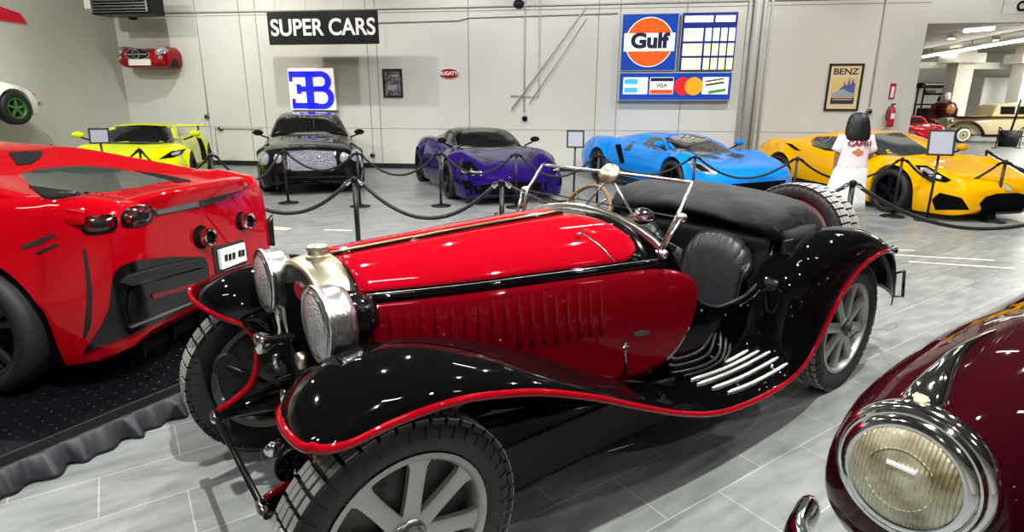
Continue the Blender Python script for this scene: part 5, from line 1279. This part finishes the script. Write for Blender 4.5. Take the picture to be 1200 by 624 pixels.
# ------------------------------------------------------------------ red car front hung on the back wall
(ua, za), (ub, zb) = wpx(137, 52, .35), wpx(214, 81, .35)
uc, W_, H_ = (ua+ub)/2-.05, ub-ua-.35, za-zb
t = thing('wall_car_front', 'red classic car front with grille and star hung high on the back wall', 'wall decoration', tuple(wp(uc, DW-.02, zb)), WY-PI/2)
g = Rig(t); hw = W_/2; P = []
for x, w_, z0, z1 in [(0, 1.0, .0, .94), (.25, 1.02, .0, .96), (.45, 1.0, .02, .94), (.56, .93, .06, .88), (.62, .80, .14, .78), (.64, .6, .2, .7)]:
    row = []
    for k in range(48):
        a = 2*PI*k/48; c, s_ = math.cos(a), math.sin(a); yy = w_*hw*math.copysign(abs(c)**.45, c)
        hump = .86+.14*math.exp(-((abs(yy)/hw-.80)/.16)**2) if s_ > 0 else 1
        zc_2 = H_*.42; row.append((x, yy, zc_2+(H_*z1*hump-zc_2 if s_ > 0 else zc_2-H_*z0)*math.copysign(abs(s_)**.5, s_)))
    P.append(row)
m = MB().grid(P, cv=True); m.f += [list(range(48)), [5*48+j for j in range(48)]]; b_o = m.build('front_shell', 'scarlet_paint', t, auto=50); g.surf(b_o)
g.patch('grille', circ(-.05, H_*.55, hw*.46, H_*.19, 28), 'black_matte', .01, '-x', rings=3); g.patch('grille_rim', circ(-.05, H_*.55, hw*.50, H_*.23, 28), 'chrome', .005, '-x', rings=3)
box('grille_bar', (.665, -.05, H_*.55), (.02, hw*.84, .03), 'chrome', t, .004)
MB().tube([(.68, -.05+.1*math.cos(a), H_*.55+.1*math.sin(a)) for a in np.linspace(0, 2*PI, 25)[:-1]], .010, 8, closed=True).build('star_ring', 'chrome', t)
m = MB()
for a in (PI/2, PI/2+2*PI/3, PI/2+4*PI/3): m.tube([(.68, -.05, H_*.55), (.68, -.05+.095*math.cos(a), H_*.55+.095*math.sin(a))], [.014, .004], 6)
m.build('star', 'chrome', t)
for s in (1, -1):
    g.patch('headlamp_rim', circ(s*hw*.80, H_*.72, .125, .125, 20), 'chrome', .008, '-x', rings=3); g.patch('headlamp', circ(s*hw*.80, H_*.72, .105, .105, 20), 'lamp', .014, '-x', rings=4, dome=.03)
    g.patch('parking_lamp', circ(s*hw*.80, H_*.42, .05, .05, 14), 'lamp', .014, '-x', rings=3, dome=.02)
    g.patch('wheel_arch', [(.12+.0, .0), (.14, .18), (.26, .26), (.40, .20), (.44, .0)], 'black_matte', .004, '-y' if s > 0 else '+y', rings=3)
box('number_plate', (.655, .0, H_*.24), (.02, .62, .15), 'white', t, .005)

# ------------------------------------------------------------------ white car half on the left wall
off = 1.05; nw, zw = lw(19.5, 127, off)
p = wp(U0+off-.80, nw, 0); zc0 = zw-.33
t = thing('wall_mounted_car', 'white classic car with a green spoked wheel mounted up on the left wall', 'car', (p[0], p[1], zc0), PI/2+WY); g = Rig(t)
bd = body(t, [(.70, .50, .28, .42, .52, .8, .55), (.66, .66, .24, .42, .60, .85, .62), (.5, .76, .2, .45, .70, .82, .70), (.2, .80, .18, .5, .80, .80, .76), (-.2, .80, .18, .5, .86, .82, .82), (-.8, .79, .18, .5, .87, .85, .88), (-1.6, .80, .18, .5, .88, .85, .90), (-2.4, .80, .2, .5, .88, .85, .88), (-3.2, .7, .3, .5, .8, .8, .78)], [(0, .33, .37), (-2.3, .33, .37)], 'white_paint')
cb = cabin(t, [(-.7, .58, .8, .55, .86, .9), (-1.1, .62, .8, .5, 1.1, 1.16), (-1.7, .62, .8, .5, 1.14, 1.22), (-2.6, .58, .8, .5, .95, 1.0)], 'white_paint'); g.surf(bd, cb)
g.patch('corner_lamp', [(.52, .60), (.60, .60), (.60, .67), (.53, .67)], 'amber', .01, '+y', rings=2, n=16); g.patch('headlamp', circ(-.55, .62, .09, .09), 'lamp', .012, '-x', rings=3)
g.patch('side_window', [(-.9, .92), (-1.2, 1.08), (-1.8, 1.1), (-2.3, .92)], 'glass_dark', .004, '+y')
tube('front_bumper', [(.5, -.80, .42), (.68, -.70, .42), (.76, -.3, .42), (.77, .3, .42), (.68, .68, .42)], .04, 'chrome', t, 10)
for xx in (0, -2.3):
    for s in (1, -1): wheel(t, xx, s*.72, .33, .33, .22, .20, 5, 'green_alu', s, style='single', hub='green_alu')
for k in (.2, -1.0, -2.4): box('wall_bracket', (k, .72, .30), (.08, .36, .06), 'dark_metal', t, .005)

# ------------------------------------------------------------------ the woman
M['shirt_red'] = mat('shirt_red', (130, 40, 56), .7); M['trouser'] = mat('white_trouser', (205, 205, 208), .8)
wpos = atz(986, 268, 0)
t = thing('person', 'person with long dark hair seen from behind in a white tee and long pale skirt', 'person', (wpos[0], wpos[1], 0), R(-12))
HT = 1.50
def skin(name, joints, edges, m_, parent, root=0, sub=2):
    me = bpy.data.meshes.new(name); me.from_pydata([j[0] for j in joints], edges, []); o = bpy.data.objects.new(name, me); COL.objects.link(o); o.parent = parent
    sk = o.modifiers.new('skin', 'SKIN'); sk.use_smooth_shade = True
    for v, j in zip(me.skin_vertices[0].data, joints): v.radius = j[1] if isinstance(j[1], tuple) else (j[1], j[1])
    me.skin_vertices[0].data[root].use_root = True
    ss = o.modifiers.new('sub', 'SUBSURF'); ss.levels = ss.render_levels = sub
    me.materials.append(M[m_] if isinstance(m_, str) else m_); return o
# faces +y (away from the camera)
J = [((0, 0, .80), (.13, .10)), ((0, .0, .95), (.105, .08)), ((0, -.01, 1.12), (.13, .085)), ((0, -.01, 1.22), (.10, .06)), ((0, .0, 1.28), .045), ((0, .02, 1.36), (.062, .075)), ((0, .02, 1.43), (.066, .08)), ((0, .01, 1.475), (.04, .05)),
     ((-.155, -.01, 1.20), .042), ((-.20, -.02, .97), .034), ((-.185, .03, .78), .024), ((-.18, .05, .72), .022),
     ((.155, -.01, 1.20), .042), ((.215, -.02, .98), .034), ((.17, .14, .90), .024), ((.13, .20, .90), .022),
     ((-.08, 0, .76), .080), ((-.085, .01, .42), .050), ((-.09, -.01, .12), .034), ((-.09, .0, .05), .034), ((-.09, .10, .03), .030),
     ((.08, 0, .76), .080), ((.085, .01, .42), .050), ((.09, -.01, .12), .034), ((.09, .0, .05), .034), ((.09, .10, .03), .030)]
E_ = [(0, 1), (1, 2), (2, 3), (3, 4), (4, 5), (5, 6), (6, 7), (3, 8), (8, 9), (9, 10), (10, 11), (3, 12), (12, 13), (13, 14), (14, 15), (0, 16), (16, 17), (17, 18), (18, 19), (19, 20), (0, 21), (21, 22), (22, 23), (23, 24), (24, 25)]
bdy = skin('body', J, E_, 'skin', t)
def hand(base, dirv, side, parent):
    d = Vector(dirv).normalized(); u = Vector((side, 0, 0)); u = (u-d*u.dot(d)).normalized(); n_ = d.cross(u)
    b = Vector(base); js = [(tuple(b), (.018, .012)), (tuple(b+d*.045), (.026, .012))]; es = [(0, 1)]
    for k, ln in ((-1.5, .055), (-.5, .068), (.5, .072), (1.5, .066)):
        p0 = b+d*.07+n_*k*.015; p1 = p0+d*ln*.5+u*.004; p2 = p0+d*ln+u*.014; i = len(js); js += [(tuple(p0), .0085), (tuple(p1), .0075), (tuple(p2), .006)]; es += [(1, i), (i, i+1), (i+1, i+2)]
    p0 = b+d*.02+n_*.03; p1 = p0+d*.03+n_*.012; i = len(js); js += [(tuple(p0), .010), (tuple(p1), .008)]; es += [(0, i), (i, i+1)]
    return skin('hand', js, es, 'skin', parent, 0, 1)
hand((-.18, .05, .71), (.0, .1, -1), 1, t); hand((.13, .20, .90), (-.5, .8, 0), -1, t)
# face (turned away), hair, clothes
for s in (1, -1):
    MB().lathe([(0, -.011), (.011, 0), (0, .011)], 10, 'y', (s*.026, .095, 1.405)).build('eye', 'white', t); MB().lathe([(0, -.01), (.012, 0), (.006, .018), (0, .02)], 10, 'z', (s*.072, .02, 1.395)).build('ear', 'skin', t)
tube('nose', [(0, .095, 1.415), (0, .112, 1.385), (0, .098, 1.375)], [.006, .010, .006], 'skin', t, 8); tube('mouth', [(-.02, .098, 1.355), (0, .103, 1.353), (.02, .098, 1.355)], .005, M['enamel_red'], t, 6)
P = []
for z, w_, dpt, yc in [(1.525, .012, .012, -.005), (1.518, .055, .055, -.005), (1.495, .092, .09, -.005), (1.455, .115, .108, -.012), (1.40, .130, .108, -.022), (1.33, .142, .095, -.038), (1.26, .148, .078, -.058), (1.20, .140, .058, -.078), (1.17, .11, .035, -.09)]:
    row = []
    for k in range(36):
        a = 2*PI*k/36; fr = math.sin(a) > .55 and z < 1.46
        dd = dpt*(.15 if fr else 1); row.append((w_*math.cos(a)*(1+.03*math.sin(a*9)), yc+dd*math.sin(a)*(1+.03*math.sin(a*11)), z))
    P.append(row)
m = MB().grid(P, cv=True); m.f += [list(range(36))]; m.build('hair', 'hair', t)
def lathe_e(name, rows, m_, par, n=48, fold=0, nf=9):
    P = []
    for z, w_, dpt, xc, yc in rows:
        f = (rows[0][0]-z)/(rows[0][0]-rows[-1][0]); P.append([(xc+w_*math.cos(a)*(1+fold*f*math.sin(a*nf)), yc+dpt*math.sin(a)*(1+fold*f*math.sin(a*nf+1)), z) for a in np.linspace(0, 2*PI, n+1)[:-1]])
    o = MB().grid(P, cv=True).build(name, m_, par); mod_solid(o, .006); return o
ts = lathe_e('tee_shirt', [(1.275, .06, .055, 0, 0), (1.255, .12, .075, 0, -.005), (1.22, .185, .10, 0, -.01), (1.12, .19, .125, 0, -.01), (1.0, .18, .125, 0, -.005), (.86, .185, .13, 0, 0), (.80, .19, .135, 0, 0)], 'tee', t, fold=.02)
for s in (1, -1):
    P = []
    for f in np.linspace(0, 1, 6):
        c = Vector((s*(.14+.075*f), -.012, 1.225-.20*f)); r_ = .062-.004*f; P.append([(c[0]+r_*math.cos(a), c[1]+r_*1.1*math.sin(a), c[2]+s*0+.03*math.cos(a)*s) for a in np.linspace(0, 2*PI, 21)[:-1]])
    mod_solid(MB().grid(P, cv=True).build('sleeve', 'tee', t), .005)
text('shirt_lettering', 'CAPRI', .085, 'shirt_red', ts, (0.01, -.142, 1.135), (R(90), 0, 0), .006, .003, 1.2)
MB().prism([(.06*math.cos(2*PI*k/14)*(1+.3*math.sin(k*2.1))+.01, 1.03+.04*math.sin(2*PI*k/14)*(1+.3*math.cos(k*1.7))) for k in range(14)], -.134, -.140, 'y').build('shirt_print', 'amber', ts, smooth=False)
lathe_e('skirt', [(.88, .165, .12, 0, 0), (.80, .20, .14, 0, 0), (.6, .225, .16, -.015, 0), (.4, .26, .18, -.03, 0), (.27, .29, .20, -.045, 0)], 'cotton', t, n=72, fold=.035, nf=9)
for s in (1, -1):
    tube('trouser_leg', [(s*.09, 0, .60), (s*.09, 0, .3), (s*.09, 0, .09)], [.07, .062, .058], 'trouser', t, 16)
    P = [[(s*.09+w_*math.cos(a), .03+d_*math.sin(a), z) for a in np.linspace(0, 2*PI, 21)[:-1]] for z, w_, d_ in ((0, .04, .10), (.02, .045, .112), (.045, .042, .10), (.07, .03, .06))]
    m = MB().grid(P, cv=True); m.f += [list(range(20)), [60+j for j in range(20)]]; m.build('shoe', 'white', t)

# ------------------------------------------------------------------ the showroom beyond the opening
for k, (px, top) in enumerate([(1119, 4.99), (1196, 4.99)]):
    q = ray(px, 110); q = q/q[1]*34; q[2] = 0
    b = MB().box((q[0], q[1], 2.5), (.9, .9, 4.98)).box((q[0], q[1], 4.3), (1.7, 1.3, .5)); o = b.build('column_%d' % (k+1), 'offwhite', None, smooth=False); tag(o, kind='structure')
    o.name = 'trim_%d' % (15+k)
q = ray(1150, 80); q = q/q[1]*35; o = box('trim_17', (q[0]+2, 35.2, 4.0), (30, .5, .35), 'offwhite'); tag(o, kind='structure')
a_, b_ = ray(1157, 115), ray(1193, 115); a_ = a_/a_[1]*35.5; b_ = b_/b_[1]*35.5
t = thing('display_board', 'large plain white board leaning on the far wall beyond the opening', 'board', ((a_[0]+b_[0])/2, 36, 0)); box('board_panel', (0, 0, 1.9), (b_[0]-a_[0], .08, 3.0), 'white', t, .01); box('board_stand', (0, .1, .25), (b_[0]-a_[0], .4, .5), 'offwhite', t, .01)
for k, (u_, v_) in enumerate([(1115, 44), (1168, 46), (1130, 56)]):
    q = ray(u_, v_); tt = (4.85-CAMH)/q[2]; q = q*tt; t = thing('ceiling_lamp', ['bright small lamp under the showroom ceiling, left one', 'bright small lamp under the showroom ceiling, right one', 'lower bright lamp under the showroom ceiling'][k], 'lamp', (q[0], q[1], 4.85), 0, 'showroom lamps')
    MB().lathe([(0, .12), (.12, .1), (.22, -.02), (.22, -.05)], 20).build('lamp_shade', 'white', t); M.setdefault('bulb', mat('bulb_glow', (255, 250, 240), .4, emit=14)); MB().lathe([(0, 0), (.16, -.01), (.14, -.06), (0, -.09)], 16).build('bulb', 'bulb', t)
# cream car
t, g = vehicle('vintage_car', 'cream and maroon vintage sedan with whitewall tyres beyond the opening', 'car', 22.0, 29.6, 176)
bd = body(t, [(.55, .35, .5, .8, 1.1, .8, 1.15), (.3, .42, .45, .8, 1.15, .8, 1.2), (-.6, .60, .42, .8, 1.15, .8, 1.28), (-1.3, .75, .42, .8, 1.15, .85, 1.3), (-3.4, .80, .42, .8, 1.2, .85, 1.3), (-4.2, .7, .45, .8, 1.15, .8, 1.2)], [(-3.4, .42, .5)], 'cream_paint')
cb = cabin(t, [(-1.2, .7, 1.2, .62, 1.25, 1.28), (-1.45, .72, 1.2, .62, 1.78, 1.85), (-3.4, .72, 1.2, .62, 1.85, 1.95), (-4.1, .66, 1.2, .6, 1.3, 1.35)], 'cream_paint'); g.surf(bd, cb)
for s, ss in ((1, '-y'), (-1, '+y')):
    for x0, x1 in ((-1.55, -2.2), (-2.35, -3.0), (-3.1, -3.6)): g.patch('side_window', [(x0, 1.36), (x1, 1.36), (x1, 1.72), (x0, 1.72)], 'glass_dark', .01, ss, n=20, rings=2)
    P = []
    for k in range(18):
        f = k/17; a = PI*.95*(1-f*.62); x = .52*math.cos(a)*-1*-1; P.append([(.58*math.cos(PI*.02+a*-1+PI) if False else .55-1.5*f, s*y, .42+.62*math.sin(PI*min(1, .12+f*.9))**.6) for y in (.55, .65, .78, .86, .88)])
    mod_solid(MB().grid(P).build('fender', 'maroon_paint', t), .03)
    box('running_board', (-2.0, s*.85, .32), (2.2, .3, .06), 'maroon_paint', t, .01)
    for xx in (0, -3.4):
        w = wheel(t, xx, s*.74, .37, .37, .16, .21, 8, 'cream_paint', s); MB().lathe([(.225, s*.085), (.31, s*.088), (.31, s*.08)], 32, 'y', cap=False).build('whitewall', 'white', w)
MB().lathe([(0, .08), (.12, .06), (.13, 0), (.05, -.1), (0, -.1)], 20, 'x').build('headlamp', 'chrome', t, loc=(.45, .45, 1.0)); MB().lathe([(0, .08), (.12, .06), (.13, 0), (.05, -.1), (0, -.1)], 20, 'x').build('headlamp', 'chrome', t, loc=(.45, -.45, 1.0))
box('belt_moulding', (-1.9, 0, 1.235), (4.3, 1.62, .05), 'maroon_paint', t, .01)
# red car nose
t, g = vehicle('racing_car', 'glossy red car nose standing under the dark rack beyond the opening', 'car', 17.2, 25.0, -100)
bd = body(t, [(.9, .4, .2, .35, .5, .8, .55), (.6, .8, .15, .4, .7, .8, .75), (0, .9, .15, .5, .95, .76, .9), (-.8, .88, .15, .5, .95, .8, 1.0), (-2.5, .9, .15, .5, 1.0, .8, 1.0), (-3.2, .7, .3, .5, .9, .8, .9)], [(0, .35, .4), (-2.4, .35, .4)], 'hot_red')
cb = cabin(t, [(-.6, .6, .85, .55, .95, .98), (-1.1, .65, .85, .5, 1.25, 1.3), (-1.9, .65, .85, .5, 1.25, 1.32), (-2.7, .6, .85, .5, 1.0, 1.02)], 'hot_red'); g.surf(bd, cb)
g.patch('windscreen', [(-.45, 1.0), (.45, 1.0), (.38, 1.22), (-.38, 1.22)], 'glass_dark', .008, '-x')
for s in (1, -1): g.patch('headlamp', circ(s*.62, .62, .10, .08), 'lamp', .01, '-x', rings=3)
for xx in (0, -2.4):
    for s in (1, -1): wheel(t, xx, s*.8, .34, .34, .22, .22, 5, 'satin', s)
# tall machine behind and dark rack with a script sign
q = ray(1099, 150); q = q/q[1]*33.0
t = thing('antique_engine', 'tall brown and brass antique machine behind the red car nose', 'machine', (q[0], q[1], 0)); t.scale = (1.1, 1.1, 1.1)
box('frame_box', (0, .3, .8), (1.5, .9, 1.4), 'maroon_paint', t, .04); MB().lathe([(0, -.5), (.34, -.48), (.36, 0), (.34, .45), (0, .5)], 28, 'y', (0, -.1, 1.45)).build('boiler', 'maroon_paint', t)
MB().lathe([(0, -.56), (.22, -.55), (.24, -.5)], 24, 'y', (0, -.1, 1.45)).build('boiler_door', 'amber', t); MB().lathe([(0, .3), (.12, .28), (.15, 0), (.1, -.1)], 18, 'z', (.1, -.1, 1.95)).build('chimney', 'white', t)
for s in (-.55, .55): MB().tube([(s, -.25+.45*math.cos(a), .5+.45*math.sin(a)) for a in np.linspace(0, 2*PI, 25)[:-1]], .05, 8, closed=True).build('flywheel', 'amber', t)
a_, b_ = ray(1077, 100), ray(1117, 100); a_ = a_/a_[1]*34.6; b_ = b_/b_[1]*34.6; W_ = b_[0]-a_[0]
zt_ = CAMH+(ray(1098, 97)/ray(1098, 97)[1]*34.6)[2]
t = thing('display_rack', 'tall black rack carrying a dark fascia with white script beyond the opening', 'rack', ((a_[0]+b_[0])/2, 34.6, 0))
for x in (-W_/2, -W_/2+.35): tube('upright', [(x, 0, 0), (x, 0, zt_)], .05, 'black_matte', t, 8)
for z, h_, dx_ in ((zt_-.15, .30, 0), (zt_-.62, .12, .25), (zt_-1.2, .08, -.2)): box('shelf', (dx_, 0, z), (W_*(1 if dx_ == 0 else .72), .5, h_), 'black_matte', t, .02)
tube('script', [(-W_*.42+W_*.7*k/40, -.27, zt_-.10+.035*math.sin(k*1.3)) for k in range(41)], .03, 'white', t, 6)
MB().lathe([(0, -.25), (.2, -.2), (.26, 0), (.2, .2), (0, .25)], 24, 'z', (W_*.27, 0, zt_-.95)).build('hanging_ball', 'black_matte', t)
box('stored_box', (-.3, 0, zt_-.50), (.5, .3, .18), 'photo_grey', t, .01)
q = ray(1180, 160); tt = (0.0-CAMH)/(ray(1180, 172)[2]); q = ray(1180, 172)*tt
t = thing('planter', 'black tub between rope posts before the cream car', 'planter', (q[0], q[1], 0)); MB().lathe([(0, 0), (.34, 0), (.42, .7), (.36, .7), (.34, .6), (0, .6)], 24).build('tub', 'black_matte', t)
tube('stem', [(0, 0, .6), (.1, 0, 1.3), (.15, 0, 2.0)], .04, 'dark_metal', t, 8)
for k, (px, lab) in enumerate([(1166, 'rope post left of the black tub before the cream car'), (1194, 'rope post right of the black tub before the cream car')]):
    q = ray(px, 174)*((0.0-CAMH)/ray(px, 174)[2]); posts['z%d' % k] = np.array([q[0], q[1], SH]); stanchion(posts['z%d' % k], lab)
rope('z0', 'z1', .3, 'barrier rope before the cream car beyond the opening')

for k, ((ua, va), (ub, vb), lab) in enumerate([((1082, 66.5), (1150, 55), 'long bright strip lamp under the showroom ceiling, left part'), ((1153, 54.5), (1215, 44), 'long bright strip lamp under the showroom ceiling, right part'), ((1130, 36), (1165, 33), 'short bright strip lamp high in the opening')]):
    za_ = 4.6; A = ray(ua, va); A = A*((za_-CAMH)/A[2]); B = ray(ub, vb); B = B*((za_-CAMH)/B[2])
    A = A+np.array([0, 0, CAMH]); B = B+np.array([0, 0, CAMH]); t = thing('strip_lamp', lab, 'lamp', tuple(A), 0, 'showroom strip lamps')
    L = B-A; tube('lamp_tube', [(0, 0, 0), tuple(L)], .07, 'bulb', t, 8); tube('lamp_tray', [(0, 0, .10), (L[0], L[1], L[2]+.10)], .08, 'white', t, 8)
    for f in (.15, .85): tube('hanger_rod', [(L[0]*f, L[1]*f, .1), (L[0]*f, L[1]*f, 5.0-za_)], .02, 'satin', t, 6)
# ------------------------------------------------------------------ lamps on the ceiling, plus added fill
KEYS = [(.6, .9, 5.3, 1650, .05), (-3.5, 1.5, 5.3, 360, .04), (3.6, 1.0, 5.3, 260, .04), (-5.5, 5, 5.3, 520, .04), (-1.0, 5.2, 5.3, 620, .04), (2.6, 4.6, 5.3, 620, .04), (6.5, 4.5, 5.3, 520, .04),
        (-8, 9, 5.3, 560, .04), (-4.6, 8.4, 5.3, 560, .04), (-.6, 8.4, 5.3, 560, .04), (3.2, 8.0, 5.3, 560, .04), (7.2, 7.4, 5.3, 560, .04), (-2, -2.5, 5.3, 220, .04), (2.5, -2.5, 5.3, 220, .04)]
for x, y, z, w, r in KEYS: lamp(x, y, z, w, r)
for u in (-9.3, -7, -3.5, 0, 3.5, 7.5, 12):
    p = wp(u, 12.2, 5.3); q = wp(u, DW, 1.6); lamp(p[0], p[1], 5.3, 380, .06, tgt=tuple(q), ang=110, blend=.8)
for n in (1.5, 9): arealamp(-5.5, n, 5.55, 22, 1.2, .15); arealamp(1, n, 5.55, 22, 1.2, .15); arealamp(6.5, n, 5.55, 22, 1.2, .15)  # added soft fill over the hall
for u, n in ((16, 20), (24, 20), (20, 27), (30, 27), (24, 35), (36, 35)): arealamp(u, n, 4.9, 700, 3, 1.2)  # added fill over the showroom

p = wp(-11.5, 8.5, 5.3); lamp(p[0], p[1], 5.3, 420, .06, tgt=tuple(wp(-12.8, 13.5, 1.8)), ang=110, blend=.8)  # added fill spot, brightens the left corner wall
p = wp(-10.0, 5.5, 5.3); lamp(p[0], p[1], 5.3, 420, .06, tgt=tuple(wp(-12.8, 8.5, 1.8)), ang=110, blend=.8)  # second added fill spot, for the left wall nearer the camera
